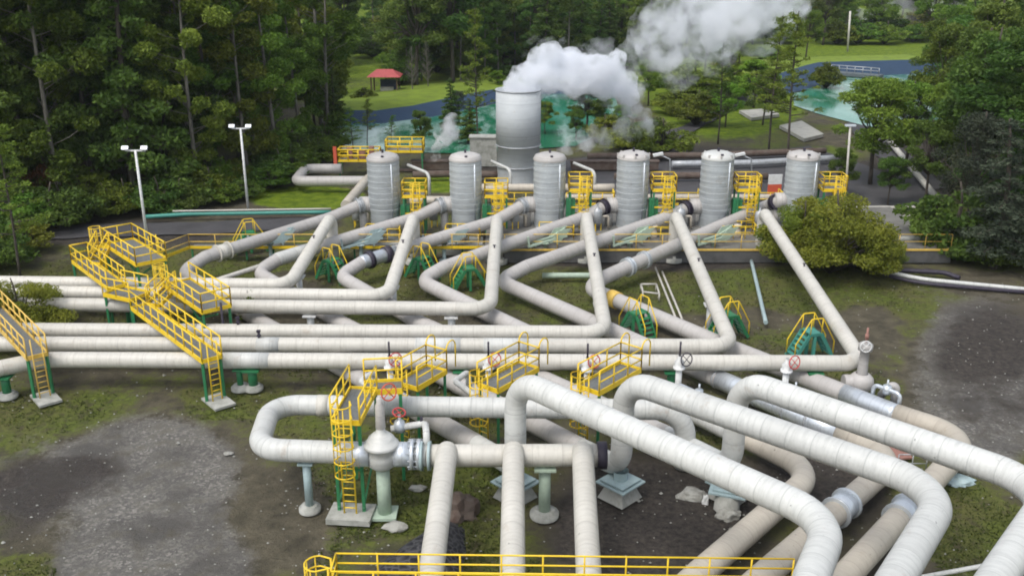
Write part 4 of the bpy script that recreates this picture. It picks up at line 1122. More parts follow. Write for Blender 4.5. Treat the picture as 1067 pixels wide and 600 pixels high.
flat_poly('pond', [(826, 98), (850, 90), (880, 80), (990, 76), (1000, 110), (975, 135), (905, 132), (850, 118), (828, 110)], .03, 'pond', .1)
def bank(pts, w_in, z_top, w_top, w_out, name='liner'):
    """pts: water's edge in picture order (left to right); slope rises away from the camera side"""
    qs = [P(x, y, .03) for x, y in pts]; qs = densify([q for q in qs], 3.0)
    li = MB(); gb = MB(); rows = []
    for i, q in enumerate(qs):
        a = qs[max(i - 1, 0)]; b = qs[min(i + 1, len(qs) - 1)]; d = (b - a).normalized(); n_ = Vector((-d.y, d.x, 0))
        rows.append([q - Z * .1, up(q + n_ * w_in, z_top), up(q + n_ * (w_in + w_top), z_top + .05), up(q + n_ * (w_in + w_top + w_out), -.2)])
    for i in range(len(rows) - 1):
        r0, r1 = rows[i], rows[i + 1]
        li.add([r0[0], r1[0], r1[1], r0[1]], [(0, 1, 2, 3)])
        gb.add([r0[1], r1[1], r1[2], r0[2]], [(0, 1, 2, 3)]); gb.add([r0[2], r1[2], r1[3], r0[3]], [(0, 1, 2, 3)])
    struct('pond_liner', li, 'liner'); struct('bank', gb, 'grassbank')
bank([(345, 129), (400, 129), (450, 122), (480, 115), (520, 106), (560, 99), (650, 96)], 3.6, 1.2, 8, 14)
bank([(826, 99), (850, 90), (880, 79), (990, 76)], 6, 1.8, 8, 14)

# ================================================================== FOLIAGE
rng = np.random.default_rng(11)
def leaves(centers, radii, counts, size, flat=.6, up_bias=.5):
    C = []; 
    for c, r, n in zip(centers, radii, counts):
        d = rng.normal(size=(n, 3)); d /= np.linalg.norm(d, axis=1)[:, None]
        rad = rng.random(n) ** .38
        C.append(np.array(c) + d * rad[:, None] * np.array(r))
    C = np.concatenate(C); n = len(C)
    a = rng.normal(size=(n, 3)); a[:, 2] *= flat; a /= np.linalg.norm(a, axis=1)[:, None]
    b = rng.normal(size=(n, 3)); b -= (a * b).sum(1)[:, None] * a; b /= np.linalg.norm(b, axis=1)[:, None]
    s = size * (0.6 + .8 * rng.random(n))[:, None]
    V = np.stack([C - a * s, C + b * s * .45, C + a * s, C - b * s * .45], 1).reshape(-1, 3)
    return V
def mesh_quads(name, V, mat):
    me = bpy.data.meshes.new(name); n = len(V) // 4
    me.vertices.add(len(V)); me.vertices.foreach_set('co', V.ravel().astype(np.float32))
    me.loops.add(len(V)); me.loops.foreach_set('vertex_index', np.arange(len(V), dtype=np.int32))
    me.polygons.add(n); me.polygons.foreach_set('loop_start', np.arange(0, len(V), 4, dtype=np.int32))
    me.update(); me.materials.append(M[mat]); return me
def mesh_mb(name, mb, mat):
    me = bpy.data.meshes.new(name); me.from_pydata(mb.v, [], mb.f); me.polygons.foreach_set('use_smooth', mb.sm); me.materials.append(M[mat]); me.update(); return me
def make_tree(kind, mat, barkm, seed, h=20., leaf_s=.26, nleaf=9000):
    R = random.Random(seed); cs = []; rs = []; mb = MB()
    lean = Vector((R.uniform(-.04, .04), R.uniform(-.04, .04), 0))
    def tp(f): return Vector((lean.x * h * f + sin(f * 5 + seed) * .15, lean.y * h * f + cos(f * 4 + seed) * .15, h * f))
    r0 = h * (.0085 if kind == 'euc' else .0065 if kind == 'thin' else .013)
    tl = .96
    mb.sweep([tp(f * tl / 8) for f in range(9)], r0, 8, rr=[r0 * (1.25 - f / 8) + .03 for f in range(9)])
    def limb(f, dirv, L, rise):
        a = tp(f); b = a + dirv * L * .5 + Z * rise * .4; c = a + dirv * L + Z * rise
        rr0 = (r0 * (1.15 - f) * .5 + .03) * (.45 if kind == 'euc' else 1)
        mb.sweep([a, b, c], .1, 5, rr=[rr0, rr0 * .7, .025]); return b, c
    if kind == 'euc':
        n = 40
        for i in range(n):
            f = .12 + .86 * (i / (n - 1)) ** .95; a = R.uniform(0, 2 * pi)
            L = h * (.05 + .13 * sin(pi * min(1, (f - .0) / 1.0))) * R.uniform(.4, 1.25)
            b, c = limb(f * .93, Vector((cos(a), sin(a), 0)), L, L * R.uniform(.2, .7))
            s = h * R.uniform(.032, .065)
            cs.append(c); rs.append((s * 1.2, s * 1.2, s * .7))
            if R.random() < .6: cs.append(b + Z * .3); rs.append((s * .7, s * .7, s * .5))
    elif kind == 'broad':
        n = 44
        for i in range(n):
            a = R.uniform(0, 2 * pi); e = R.uniform(-.55, 1.0); rad = R.uniform(.4, 1.15)
            f = .45 + .2 * max(e, 0)
            d = Vector((cos(a), sin(a), 0)); L = h * .30 * rad * cos(e * 1.2)
            c = tp(.58) + d * L + Z * h * .34 * sin(e * 1.3)
            mid = tp(f) + d * L * .45; mb.sweep([tp(f * .8), mid, c], .1, 5, rr=[r0 * .55, r0 * .3, .03])
            s = h * R.uniform(.05, .095); cs.append(c); rs.append((s * 1.2, s * 1.2, s * .7))
    elif kind == 'conifer':
        n = 40
        for i in range(n):
            f = .14 + .84 * i / (n - 1); a = i * 2.4 + R.uniform(-.4, .4)
            L = h * .19 * (1.08 - f) ** .75 * R.uniform(.7, 1.15)
            b, c = limb(f * .96, Vector((cos(a), sin(a), 0)), L, -L * .08)
            s = max(.35, L * .42); cs.append(b.lerp(c, .6)); rs.append((s * 1.2, s * 1.2, s * .5)); cs.append(b.lerp(tp(f), .3)); rs.append((s * .8, s * .8, s * .5))
    elif kind == 'thin':
        n = 44
        for i in range(n):
            f = .30 + .68 * i / (n - 1); a = R.uniform(0, 2 * pi); L = h * R.uniform(.04, .17) * (1.25 - f)
            b, c = limb(f * .95, Vector((cos(a), sin(a), 0)), L * 1.4, L * .3)
            s = h * R.uniform(.018, .035); cs.append(c); rs.append((s * 1.6, s * 1.6, s * .6)); cs.append(b); rs.append((s, s, s * .5))
    elif kind == 'bare':
        for i in range(46):
            f = .2 + .75 * i / 45; a = R.uniform(0, 2 * pi); L = h * .26 * (1.15 - f)
            b, c = limb(f * .95, Vector((cos(a), sin(a), 0)), L, L * .7)
            for k in range(3):
                d = Vector((R.uniform(-1, 1), R.uniform(-1, 1), R.uniform(0, 1))) * L * .4
                mb.sweep([b, b + d], .03, 4, rr=[.05, .015])
            s = h * .05; cs.append(c); rs.append((s, s, s * .8))
    elif kind == 'bush':
        for i in range(60):
            a = R.uniform(0, 2 * pi); q = R.uniform(.05, 1.2) ** .6; e = R.random()
            c = Vector((cos(a) * q * h * .62, sin(a) * q * h * .62, h * (.22 + .66 * e * (1 - q * q * .5))))
            mb.sweep([Vector((0, 0, 0)), c * .5 + Vector((0, 0, h * .1)), c], .1, 5, rr=[.09, .05, .02])
            s = h * R.uniform(.09, .19); cs.append(c); rs.append((s * 1.35, s * 1.35, s * .6))
    vol = np.array([r[0] * r[1] for r in rs]); cnt = np.maximum(20, (vol / vol.sum() * nleaf)).astype(int)
    V = leaves([tuple(c) for c in cs], rs, cnt, leaf_s)
    V = V[:, :]; 
    V[:, 2] = np.maximum(V[:, 2], .05)
    return mesh_mb(kind + '_trunk', mb, barkm), mesh_quads(kind + '_crown', V, mat), h
PROT = {
 'euc': [make_tree('euc', 'leaf_mid', 'bark_pale', s, 22, .19, 19000) for s in (1, 2, 3)] + [make_tree('euc', 'leaf_olive', 'bark_pale', s, 22, .19, 19000) for s in (4, 5)],
 'eucd': [make_tree('euc', 'leaf_dark', 'bark_pale', s, 22, .19, 19000) for s in (6, 7)],
 'broad': [make_tree('broad', 'leaf_mid', 'bark_dark', s, 12, .16, 13000) for s in (11, 12)],
 'broadd': [make_tree('broad', 'leaf_dark', 'bark_dark', s, 12, .16, 13000) for s in (13, 14)],
 'broadb': [make_tree('broad', 'leaf_bright', 'bark_dark', 15, 10, .2, 9000)],
 'conifer': [make_tree('conifer', 'leaf_dark', 'bark_dark', s, 18, .19, 11000) for s in (21, 22)],
 'thin': [make_tree('thin', 'leaf_mid', 'bark_dark', s, 18, .15, 4200) for s in (31, 32)],
 'grey': [make_tree('broad', 'leaf_grey', 'bark_dark', 41, 12, .13, 13000)],
 'feather': [make_tree('conifer', 'leaf_grey', 'bark_dark', 43, 13, .12, 9000)],
 'bare': [make_tree('bare', 'leaf_grey', 'bark_pale', 51, 14, .09, 1800)],
 'bush': [make_tree('bush', 'leaf_bush', 'bark_dark', 61, 5, .095, 30000)],
 'shrub': [make_tree('bush', 'leaf_mid', 'bark_dark', 62, 3, .13, 5000), make_tree('bush', 'leaf_olive', 'bark_dark', 63, 3, .13, 5000)],
 'shrubd': [make_tree('bush', 'leaf_dark', 'bark_dark', 64, 3, .13, 5000)],
 'redshrub': [make_tree('bush', 'leaf_red', 'bark_dark', 65, 3, .13, 3500)],
}
TN = {'euc': 'eucalyptus_tree', 'eucd': 'eucalyptus_tree', 'broad': 'broadleaf_tree', 'broadd': 'broadleaf_tree', 'broadb': 'broadleaf_tree', 'conifer': 'conifer_tree', 'thin': 'slender_tree',
      'grey': 'broadleaf_tree', 'feather': 'conifer_tree', 'bare': 'bare_tree', 'bush': 'bush', 'shrub': 'shrub', 'shrubd': 'shrub', 'redshrub': 'shrub'}
NT = [0]
def gh(p): return float(ground_h(np.array([p.x]), np.array([p.y]))[0])
def tree(kind, loc, h, label, group=None, wide=1.0, cat=None):
    pr = PROT[kind][random.randrange(len(PROT[kind]))]; NT[0] += 1
    s = h / pr[2]; t = bpy.data.objects.new(TN[kind], None); COL.objects.link(t)
    t.location = (loc.x, loc.y, gh(loc) if loc.y > 330 else -.05); t.rotation_euler = (0, 0, random.uniform(0, 6.28)); t.scale = (s * wide, s * wide, s)
    tag(t, label, cat or ('bush' if 'shrub' in kind or kind == 'bush' else 'tree'), group)
    for nm, me in (('trunk' if 'tree' in TN[kind] else 'stem', pr[0]), ('crown' if 'tree' in TN[kind] else 'foliage', pr[1])):
        o = bpy.data.objects.new(nm, me); COL.objects.link(o); o.parent = t
    return t
def tree_px(kind, px, py, ty, label, group=None, wide=1.0):
    p = P(px, py, 0); h = PD(px, ty, p.y).z; return tree(kind, p, max(h, 1), label, group, wide)
def inpoly(x, y, poly):
    c = False; j = len(poly) - 1
    for i in range(len(poly)):
        xi, yi = poly[i]; xj, yj = poly[j]
        if (yi > y) != (yj > y) and x < (xj - xi) * (y - yi) / (yj - yi) + xi: c = not c
        j = i
    return c
placed = [P(402, 97), P(402, 104), P(406, 100)]
def scatter(poly, n, mind, fn, tries=6000):
    x0 = min(p[0] for p in poly); x1 = max(p[0] for p in poly); y0 = min(p[1] for p in poly); y1 = max(p[1] for p in poly)
    w0 = P(x0, y1); k = 0
    for _ in range(tries):
        if k >= n: break
        x = random.uniform(x0, x1); y = y0 + (y1 - y0) * random.random() ** .8
        if not inpoly(x, y, poly): continue
        p = P(x, y)
        if any((p.x - q.x) ** 2 + (p.y - q.y) ** 2 < mind * mind for q in placed): continue
        placed.append(p); fn(p, x, y); k += 1
    return k
# left forest
def lf(p, x, y):
    kind = random.choices(['euc', 'eucd', 'conifer', 'broadd'], [5, 3.5, 1.2, .8])[0]
    h = random.uniform(19, 28) if kind != 'broadd' else random.uniform(8, 13)
    tree(kind, p, h, 'tall green tree in the dense wood on the left', 'trees of the dense left wood', .85)
scatter([(-110, 232), (20, 228), (120, 218), (230, 208), (300, 186), (345, 150), (352, 118), (300, 100), (-200, 100)], 120, 3.4, lf)
def ls(p, x, y):
    kind = random.choice(['shrub', 'shrubd', 'shrub', 'shrubd']); tree(kind, p, random.uniform(2.0, 4.5), 'leafy undergrowth bush along the front of the left wood', 'undergrowth bushes of the left wood', 1.1)
scatter([(-80, 252), (20, 246), (110, 228), (230, 216), (300, 196), (350, 160), (340, 145), (230, 195), (20, 215), (-80, 225)], 46, 1.8, ls)
tree_px('redshrub', 52, 222, 160, 'reddish leafed small tree at the left wood edge', wide=.6)
tree_px('shrub', 28, 262, 245 - 18, 'dense green bush in front of the dark road at far left', wide=1.1)
tree_px('shrubd', -8, 280, 230, 'dark bush cut by the left edge', wide=1.0)
tree_px('thin', 22, 290, 120, 'slender pale trunk rising from the far left bush')
tree_px('bush', 22, 352, 286, 'light leafy branches hanging over the upper bundle at the left edge', wide=1.0)
tree_px('shrub', 262, 335, 300, 'sparse leafy twigs beside the long gangway on the upper bundle', wide=.55)
# middle back trees behind left pond
def mb_(kind, lab, grp, h0, h1, wide=1):
    return lambda p, x, y: tree(kind if isinstance(kind, str) else random.choice(kind), p, random.uniform(h0, h1), lab, grp, wide)
scatter([(335, 100), (368, 94), (372, 60), (325, 60)], 7, 3, mb_(['broadd', 'eucd'], 'dark tree left of the red roofed shelter', 'dark trees left of the shelter', 13, 20))
scatter([(420, 92), (470, 92), (520, 84), (660, 78), (700, 70), (700, 52), (420, 62)], 44, 3.6, mb_(['conifer', 'broadd', 'euc', 'eucd'], 'tall dark tree beyond the left pond and steam', 'tall trees beyond the left pond', 12, 22))
scatter([(380, 60), (1000, 44), (1000, 24), (380, 30)], 46, 7, mb_(['broad', 'broadd', 'euc', 'broadb', 'broadb'], 'distant green tree below the hills', 'distant trees below the hills', 9, 17))
scatter([(640, 60), (790, 56), (800, 30), (650, 34)], 16, 5, mb_(['grey', 'broadd', 'broad'], 'grey green tree behind the steam plumes', 'trees behind the steam', 8, 14))
scatter([(380, 44), (1000, 30), (1000, 12), (380, 12)], 60, 8, mb_(['broad', 'broadd', 'euc', 'eucd'], 'distant tree in the belt in front of the hills', 'distant tree belt', 11, 18, 1.2))
scatter([(410, 88), (480, 90), (700, 72), (700, 40), (400, 50)], 34, 4, mb_(['shrub', 'shrubd', 'shrub'], 'round shrub below the tall trees beyond the left pond', 'shrubs beyond the left pond', 3, 6, 1.2))
scatter([(690, 135), (770, 60), (830, 56), (800, 90), (740, 130)], 12, 4, mb_(['shrub', 'shrub', 'shrubd'], 'round bush on the lawn slope left of the right pond', 'bushes on the right lawn slope', 1.5, 3.5, 1.2))
scatter([(380, 62), (1000, 44), (1000, 30), (380, 40)], 40, 5, mb_(['shrub', 'shrubd'], 'distant shrub under the far tree belt', 'distant shrubs', 4, 7, 1.3))
scatter([(320, 24), (1040, 22), (1040, 2), (320, 2)], 50, 11, mb_(['broad', 'broadb', 'broadd'], 'far tree on the green hillside', 'far hillside trees', 8, 14, 1.3))
for (x, y, ty, kind, lab, wd) in (
    (381, 106, 90, 'shrub', 'round shrub on the grass bank left of the shelter', 1.2),
    (430, 99, 46, 'bare', 'pale branching bare tree right of the red roofed shelter', .8),
    (446, 96, 40, 'bare', 'slim bare tree second right of the shelter', .6),
    (497, 152, 2, 'thin', 'very tall slender trunk left of the big stack', .7),
    (488, 150, 100, 'conifer', 'dark bushy small tree left of the big stack at the pond', 1.5),
    (478, 128, 92, 'grey', 'greyish shrubby tree on the blue liner bank', .8),
    (520, 96, 72, 'broadb', 'bright yellowish shrub on the bank left of the stack', 1.2),
    (383, 150, 100, 'thin', 'slim young tree standing before the left pond', 1.1),
    (612, 138, 88, 'broadd', 'dark green round tree right of the big stack', 1.5),
    (628, 134, 100, 'broad', 'small green tree leaning beside the dark round one', 1.2),
    (600, 146, 112, 'broadd', 'low dark tree close to the big stack', 1.0),
    (655, 158, 128, 'shrub', 'yellowish bush on the yard under the low steam', 1.3),
    (690, 162, 120, 'shrub', 'round bush behind the fourth tank', 1.1),
    (748, 150, 40, 'thin', 'tall thin dark tree left of the right pond road', .9),
    (800, 158, 10, 'thin', 'tall thin dark tree directly behind the fifth tank', .9),
    (820, 164, 5, 'thin', 'tallest thin dark tree beside the right pond', .9),
    (795, 130, 68, 'broad', 'airy light green tree between thin dark trunks', .9),
    (785, 112, 60, 'broadb', 'bright green tree on the right lawn slope', 1.2),
    (735, 84, 20, 'broad', 'leafy green tree behind the drifting steam', 1.0),
    (700, 84, 24, 'broadd', 'darker leafy tree behind the drifting steam', 1.0),
    (770, 78, 18, 'broad', 'tall leafy tree on the slope left of the right pond', .9),
    (840, 62, 8, 'broad', 'leafy tree on the far grass left of the pale pole', .9),
    (470, 140, 78, 'conifer', 'small dark conifer at the left pond liner', 1.2),
    (350, 150, 70, 'conifer', 'dark conifer at the left end of the left pond', 1.2),
    (368, 160, 110, 'thin', 'slim young tree at the near left pond edge', 1.2),
    (720, 100, 62, 'shrub', 'green bush on the lawn slope under the steam', 1.4),
    (760, 96, 50, 'broadb', 'yellow green tree on top of the lawn slope', 1.1),
    (705, 118, 90, 'shrub', 'low bush by the road on the lawn slope', 1.4),
    (905, 192, 76, 'broad', 'large mid green tree in front of the right pond', 1.15),
    (942, 180, 80, 'broad', 'mid green tree overlapping the right pond water', 1.0),
    (875, 205, 150, 'broadd', 'dark leafy tree behind the pale leaning post', 1.0),
    (925, 214, 160, 'broadd', 'dark round tree left of the dark yard road', 1.0),
    (962, 216, 120, 'broadd', 'green tree right of the pale straight pipe', .9),
    (985, 190, 80, 'broad', 'bright sided green tree at the right wood edge', 1.0),
    (1000, 130, 10, 'broadd', 'large dark tree right of the right pond', 1.0),
    (1045, 150, -30, 'eucd', 'tall dark tree at the upper right edge', 1.2),
    (975, 100, 15, 'broadd', 'dark tree on the far shore of the right pond', 1.0),
    (1070, 120, -20, 'broadd', 'dark tree crown cut by the upper right corner', 1.1),
    (1020, 200, 60, 'broad', 'dense green tree in the middle of the right wood', .95),
    (1060, 230, 60, 'broadd', 'dense dark tree at the right edge above the grey conifer', 1.0),
    (1036, 280, 118, 'feather', 'feathery grey green conifer in front of the right wood', 1.5),
    (1085, 275, 140, 'feather', 'feathery grey conifer cut by the right edge', 1.5),
    (990, 262, 185, 'shrubd', 'dark green shrubby tree at the end of the railing', .9),
    (1005, 250, 110, 'grey', 'grey leafless looking tree left of the feathery conifer', .8),
    (860, 92, 62, 'shrub', 'bush on the shore left of the pontoon', .8)):
    tree_px(kind, x, y, ty, lab, None, wd)
scatter([(1000, 210), (1100, 240), (1140, 120), (1020, 60), (985, 80), (995, 150)], 22, 4, mb_(['broadd', 'eucd', 'broad'], 'dark green tree in the wood at the right edge', 'trees of the right wood', 9, 16))
scatter([(995, 272), (1010, 250), (1100, 262), (1100, 284), (1040, 284)], 9, 1.6, mb_(['shrubd'], 'dark undergrowth bush below the feathery conifer', 'undergrowth at the right edge', 1.5, 3))
for (x, y, ty, kind, lab, wd) in ((632, 146, 118, 'shrub', 'bush on the near right corner of the left pond', 1.2), (648, 140, 108, 'broad', 'small tree at the right corner of the left pond', 1.2), (660, 146, 122, 'shrubd', 'dark bush right of the left pond corner', 1.3),
    (568, 140, 104, 'broad', 'airy tree just right of the big stack', 1.0), (440, 158, 112, 'broadd', 'small dark tree in front of the left pond between two tanks', .8), (408, 150, 118, 'thin', 'thin young tree before the pale left pond water', 1.2),
    (915, 140, 78, 'broad', 'leafy tree overlapping the right pond centre', 1.1),
    (675, 110, 60, 'broad', 'green tree between steam and lawn slope', 1.1), (755, 132, 84, 'broadb', 'bright leafy young tree on the lawn by the thin trunks', 1.0), (725, 130, 92, 'shrub', 'rounded shrub on the lawn near the dark road', 1.0)):
    tree_px(kind, x, y, ty, lab, None, wd)
for (x, y, ty, kind, lab, wd) in ((1045, 236, -5, 'eucd', 'tallest dark tree of the right edge wood', 1.3), (1008, 214, 20, 'broadd', 'tall dark dense tree above the grey leafless looking one', .8), (1075, 215, -25, 'broadd', 'huge dark crown at the right edge', .8), (1022, 160, -10, 'broadd', 'high dark tree behind the right wood', .9), (980, 150, 20, 'broad', 'tall green tree at the right end of the right pond', .8)):
    tree_px(kind, x, y, ty, lab, None, wd)
# big bush at the right of the tanks
p = P(864, 283, 0); b1 = tree('bush', p, 6.3, 'big yellow green leafy bush in front of the last tank', None, .98)
p = P(832, 278, 0); tree('bush', p, 5.2, 'leafy bush hiding the top of the last inclined pipe, left part of the clump', None, .75)
p = P(905, 280, 0); tree('bush', p, 3.3, 'leafy bush, right lower part of the clump by the railing', None, .9)

# grass tufts + pebbles (stuff)
def tuft_mesh():
    n = 30000; pts = []
    px = rng.uniform(-20, 1090, n * 4); py = rng.uniform(250, 615, n * 4)
    t_ = (0 - H); vz = -sin(TH) - (py - 300) / F * cos(TH); tt = t_ / vz
    gx = (px - 533.5) / F * tt; gy = (cos(TH) - (py - 300) / F * sin(TH)) * tt
    # look the cover masks up
    ix = np.clip(np.searchsorted(xs, gx), 0, nx - 1); iy = np.clip(np.searchsorted(ys, gy), 0, ny - 1)
    g = grass[iy, ix] - grav[iy, ix] * .8 - dark[iy, ix] * .7 + .35 * (vnoise(gx, gy, .9, 9) - .5) 
    keep = (g > .47) & ~((np.abs(gy - (e0.y + 3)) < 4) & (gx > e0.x)); gx = gx[keep][:n]; gy = gy[keep][:n]; m_ = len(gx)
    a = rng.uniform(0, 2 * pi, m_); hgt = rng.uniform(.03, .12, m_); wd = rng.uniform(.02, .05, m_)
    lean_ = rng.normal(size=(m_, 2)) * .08
    z = np.full(m_, -.1)
    A = np.stack([gx - np.cos(a) * wd, gy - np.sin(a) * wd, z], -1); B = np.stack([gx + np.cos(a) * wd, gy + np.sin(a) * wd, z], -1)
    C = np.stack([gx + lean_[:, 0] + np.cos(a) * wd * .4, gy + lean_[:, 1] + np.sin(a) * wd * .4, z + hgt], -1); D = np.stack([gx + lean_[:, 0] - np.cos(a) * wd * .6, gy + lean_[:, 1], z + hgt * .8], -1)
    return np.stack([A, B, C, D], 1).reshape(-1, 3)
me = mesh_quads('grass_tufts', tuft_mesh(), 'leaf_grass'); o = bpy.data.objects.new('grass', me); COL.objects.link(o); tag(o, 'short rough grass between and around the pipes', 'grass', kind='stuff')
mb = MB(); R = random.Random(5)
for _ in range(1300):
    x = R.uniform(-10, 1080); y = R.uniform(265, 610); q = P(x, y, -.03); s = R.uniform(.02, .06) * (2 if R.random() < .04 else 1)
    vv = [Vector((1, 0, 0)), Vector((0, 1, 0)), Vector((-1, 0, 0)), Vector((0, -1, 0)), Vector((0, 0, .8)), Vector((0, 0, -.5))]
    vv = [q + Vector((v_.x * s * R.uniform(.6, 1.3), v_.y * s * R.uniform(.6, 1.3), v_.z * s)) for v_ in vv]
    mb.add(vv, [(0, 1, 4), (1, 2, 4), (2, 3, 4), (3, 0, 4), (1, 0, 5), (2, 1, 5), (3, 2, 5), (0, 3, 5)])
tag(part('gravel', mb, 'stone'), 'loose pale pebbles scattered over the yard', 'gravel', kind='stuff')

def rock(px, py, sx, sy, sz, mat, label, name='rock', seed=0, sub=3, rz=0):
    bm = bmesh.new(); bmesh.ops.create_icosphere(bm, subdivisions=sub, radius=1)
    for v_ in bm.verts:
        n_ = mnoise.noise(v_.co * 1.3 + Vector((seed, 0, 0))) * .45 + mnoise.noise(v_.co * 3.5 + Vector((seed, 5, 0))) * .18
        v_.co *= 1 + n_; v_.co = Vector((v_.co.x * sx, v_.co.y * sy, max(v_.co.z * sz, -.1)))
    me = bpy.data.meshes.new(name); bm.to_mesh(me); bm.free(); me.materials.append(M[mat])
    o = bpy.data.objects.new(name, me); COL.objects.link(o); o.location = P(px, py, 0); o.rotation_euler = (0, 0, rz)
    return tag(o, label, 'rock')
rock(478, 534, .75, .6, .9, 'brownrock', 'tall brown grey boulder right of the first branch pipe', seed=1)
rock(722, 516, .6, .4, .3, 'stone', 'pale rubble lump left of the concrete block with blue plate', seed=2)
rock(758, 536, .5, .4, .3, 'stone', 'small pale rubble lump in front of the concrete block', seed=4)
rock(735, 522, .14, .14, .28, 'whitep', 'tiny white stone beside the concrete block', seed=5)
rock(998, 500, .7, .4, .22, 'blue_steel', 'small pale blue scrap lump right of the last tan pipe', name='scrap', seed=6)
for i, (x, y, s) in enumerate(((436, 508, .35), (413, 548, .5), (470, 575, .3), (238, 472, .22), (500, 470, .3))):
    rock(x, y, s, s * .7, s * .35, 'stone', ['flat pale stone on the grass near the ladder tower foot', 'flat pale stone lower left of the first branch pipe', 'pale stone just above the catwalk rail', 'small stone alone on the gravel yard', 'small stone under the header pipe'][i], seed=10 + i, sub=2)
# dark netted rubble mound between ladder tower and first branch
mm, nt, bs = new_mat('netted_rubble'); gp = N(nt, 'ShaderNodeNewGeometry').outputs['Position']
vo = N(nt, 'ShaderNodeTexVoronoi'); vo.feature = 'DISTANCE_TO_EDGE'; vo.inputs['Scale'].default_value = 3.2; nt.links.new(gp, vo.inputs['Vector'])
nt.links.new(mix_n(nt, ramp_n(nt, vo.outputs['Distance'], .02, .16), (.055, .055, .06), (.008, .008, .012)), bs.inputs['Base Color']); bs.inputs['Roughness'].default_value = .7
bump_n(nt, vo.outputs['Distance'], bs, .9, .12)
ring_ = [(378, 606), (392, 588), (412, 572), (432, 558), (452, 545), (470, 538), (484, 548), (486, 572), (480, 606)]
cen = P(446, 580, 0); mb = MB(); NR = 7; vs_ = []
for r_i in range(NR + 1):
    f = 1 - r_i / NR
    for (x_, y_) in [tuple(a) for a in ring_]:
        e_ = P(x_, y_, 0); q = cen.lerp(e_, f); q.z = -.12 + .75 * (1 - f ** 2) + .22 * mnoise.noise(q * 1.1) * (1 - f * f); vs_.append(q)
nrg = len(ring_); fs_ = []
for r_i in range(NR):
    for k in range(nrg): fs_.append((r_i * nrg + k, r_i * nrg + (k + 1) % nrg, (r_i + 1) * nrg + (k + 1) % nrg, (r_i + 1) * nrg + k))
mb.add(vs_, fs_, True); tag(part('rubble_mound', mb, mm, loc=up(cen, 0)), 'dark netted rubble mound behind the catwalk, crossed by the first branch pipe', 'mound')

# ================================================================== STEAM
def steam_mat(name, dens, nscale, lo, hi, col=(.97, .98, 1)):
    m = bpy.data.materials.new(name); m.use_nodes = True; nt = m.node_tree; nt.nodes.remove(nt.nodes['Principled BSDF'])
    pv = N(nt, 'ShaderNodeVolumePrincipled'); pv.inputs['Color'].default_value = (*col, 1); pv.inputs['Anisotropy'].default_value = .2
    g = N(nt, 'ShaderNodeNewGeometry').outputs['Position']
    n = noise_n(nt, g, nscale, 4, .6)
    nt.links.new(math_n(nt, 'MULTIPLY', ramp_n(nt, n, lo, hi), dens), pv.inputs['Density'])
    nt.links.new(pv.outputs[0], nt.nodes['Material Output'].inputs['Volume'])
    return m
def plume(name, elems, mat, label, loc, seed=0, res=.3):
    mbd = bpy.data.metaballs.new('tmp'); mbd.resolution = res; mbd.render_resolution = res; mbd.threshold = .35
    R = random.Random(seed)
    for (p, r) in elems:
        for k in range(5):
            e = mbd.elements.new(); d = Vector((R.gauss(0, 1), R.gauss(0, 1), R.gauss(0, 1))) * r * .42
            e.co = p + d - loc; e.radius = r * R.uniform(.65, 1.15)
    mo = bpy.data.objects.new('tmp', mbd); COL.objects.link(mo)
    dg = bpy.context.evaluated_depsgraph_get(); me = bpy.data.meshes.new_from_object(mo.evaluated_get(dg))
    bpy.data.objects.remove(mo); bpy.data.metaballs.remove(mbd)
    me.materials.clear(); me.materials.append(mat); me.name = name
    for v_ in me.vertices:
        q = v_.co; n_ = mnoise.noise(q * .9) * .38 + mnoise.noise(q * 2.2) * .24 + mnoise.noise(q * 4.5) * .10; v_.co = q + v_.normal * n_
    o = bpy.data.objects.new(name, me); COL.objects.link(o); o.location = loc
    return tag(o, label, 'steam', 'steam plumes')
sy = P(540, 188, 0).y
def elem_path(pts, n, seed=0):
    """pts: (px,py,Y,r) control points"""
    out = []
    for i in range(len(pts) - 1):
        for k in range(n):
            f = k / n; a, b = pts[i], pts[i + 1]
            out.append((PD(a[0] + (b[0] - a[0]) * f, a[1] + (b[1] - a[1]) * f, a[2] + (b[2] - a[2]) * f), a[3] + (b[3] - a[3]) * f))
    out.append((PD(*pts[-1][:3]), pts[-1][3])); return out
st_core = steam_mat('steam_dense', 2.2, .8, .38, .64)
st_halo = steam_mat('steam_halo', .38, .45, .50, .70)
st_thin = steam_mat('steam_thin', .75, .32, .49, .66)
st_faint = steam_mat('steam_faint', .10, .12, .42, .62)
def plume2(pts, n, core, halo, lab, loc, seed, res=.3):
    o = plume('steam_plume', elem_path(pts, n), core, lab, loc, seed, res)
    if halo:
        h_ = plume('wisp', elem_path([(a, b, c_, r * 1.3) for a, b, c_, r in pts[2:]], n), halo, '', loc, seed + 50, res * 1.4)
        for k_ in ('label', 'category', 'group'):
            if k_ in h_: del h_[k_]
        h_.parent = o; h_.location = (0, 0, 0)
    return o
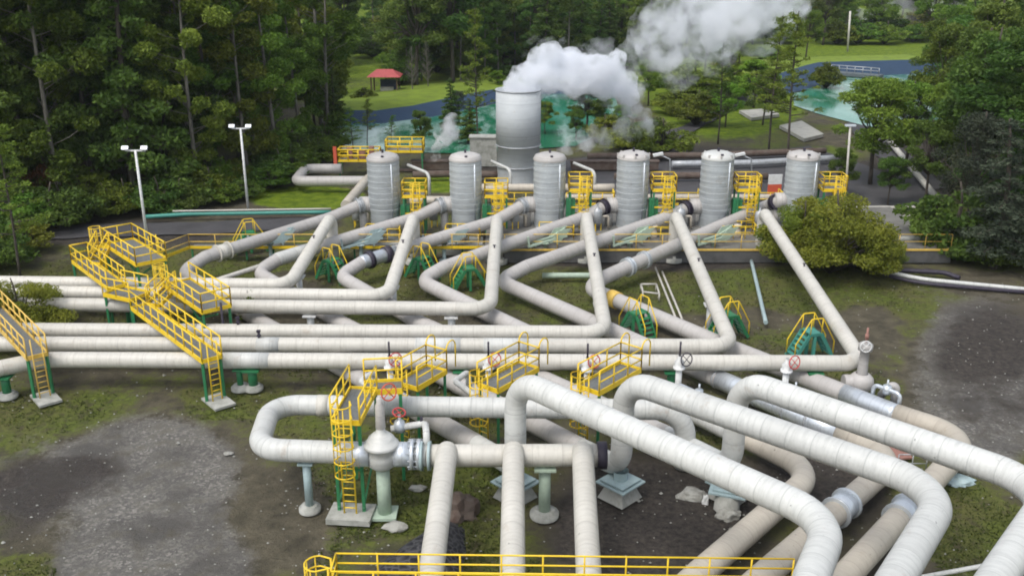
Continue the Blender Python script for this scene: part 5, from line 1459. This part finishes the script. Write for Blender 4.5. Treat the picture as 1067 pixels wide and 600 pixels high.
plume2([(538, 92, sy, 1.35), (550, 82, sy, 1.6), (575, 76, sy + 1, 1.7), (605, 74, sy + 2, 1.9), (632, 82, sy + 4, 1.7), (652, 92, sy + 5, 1.3)], 5, st_core, st_halo, 'dense white steam pouring right from the big stack mouth', P(540, 188, 0), 1)
plume2([(655, 96, sy + 5, 1.0), (662, 116, sy + 6, 1.2), (674, 134, sy + 7, 1.0)], 4, st_thin, st_halo, 'thin falling wisp of steam at the right end of the dense plume', P(660, 160, 0), 2)
plume2([(684, 82, sy + 8, 1.0), (682, 56, sy + 9, 1.7), (684, 36, sy + 10, 2.4), (706, 26, sy + 12, 3.0), (745, 25, sy + 16, 3.4), (785, 5, sy + 22, 3.6), (812, -12, sy + 26, 3.6)], 4, st_thin, st_halo, 'large drifting steam cloud at the top centre right', P(700, 120, 0), 3)
plume2([(452, 165, 95, .4), (457, 150, 96, .7), (468, 136, 97, 1.1)], 4, steam_mat('steam_small', 1.3, .7, .44, .62), None, 'small steam puff between first and second tanks', P(455, 180, 0), 4)
plume2([(590, 158, 88, .6), (603, 148, 90, .9), (622, 142, 92, 1.2)], 4, st_thin, None, 'small steam puff behind the third tank', P(590, 180, 0), 5)
plume2([(628, 150, 96, .7), (640, 140, 98, 1.0), (655, 133, 100, 1.0), (668, 126, 102, .9)], 4, steam_mat('steam_low', .45, .5, .44, .64), None, 'low faint wisp of steam over the yard behind the fourth tank', P(645, 165, 0), 8)
plume('steam_plume', elem_path([(885, 30, 260, 5), (930, 34, 262, 6), (975, 16, 266, 7)], 3), st_faint, 'faint grey smoke over the trees beyond the right pond', P(900, 45, 0), 6, res=1.2)
print('trees', NT[0], 'objects', len(bpy.data.objects))

HAZE = 0.0001
if HAZE:
    hm = bpy.data.materials.new('thin_haze'); hm.use_nodes = True; nt = hm.node_tree; nt.nodes.remove(nt.nodes['Principled BSDF'])
    pv = N(nt, 'ShaderNodeVolumePrincipled'); pv.inputs['Color'].default_value = (.86, .93, 1, 1); pv.inputs['Density'].default_value = HAZE
    nt.links.new(pv.outputs[0], nt.nodes['Material Output'].inputs['Volume'])
    o = part('haze', MB().box((0, 1000, 100), (7000, 12000, 204)), hm); tag(o, kind='stuff')
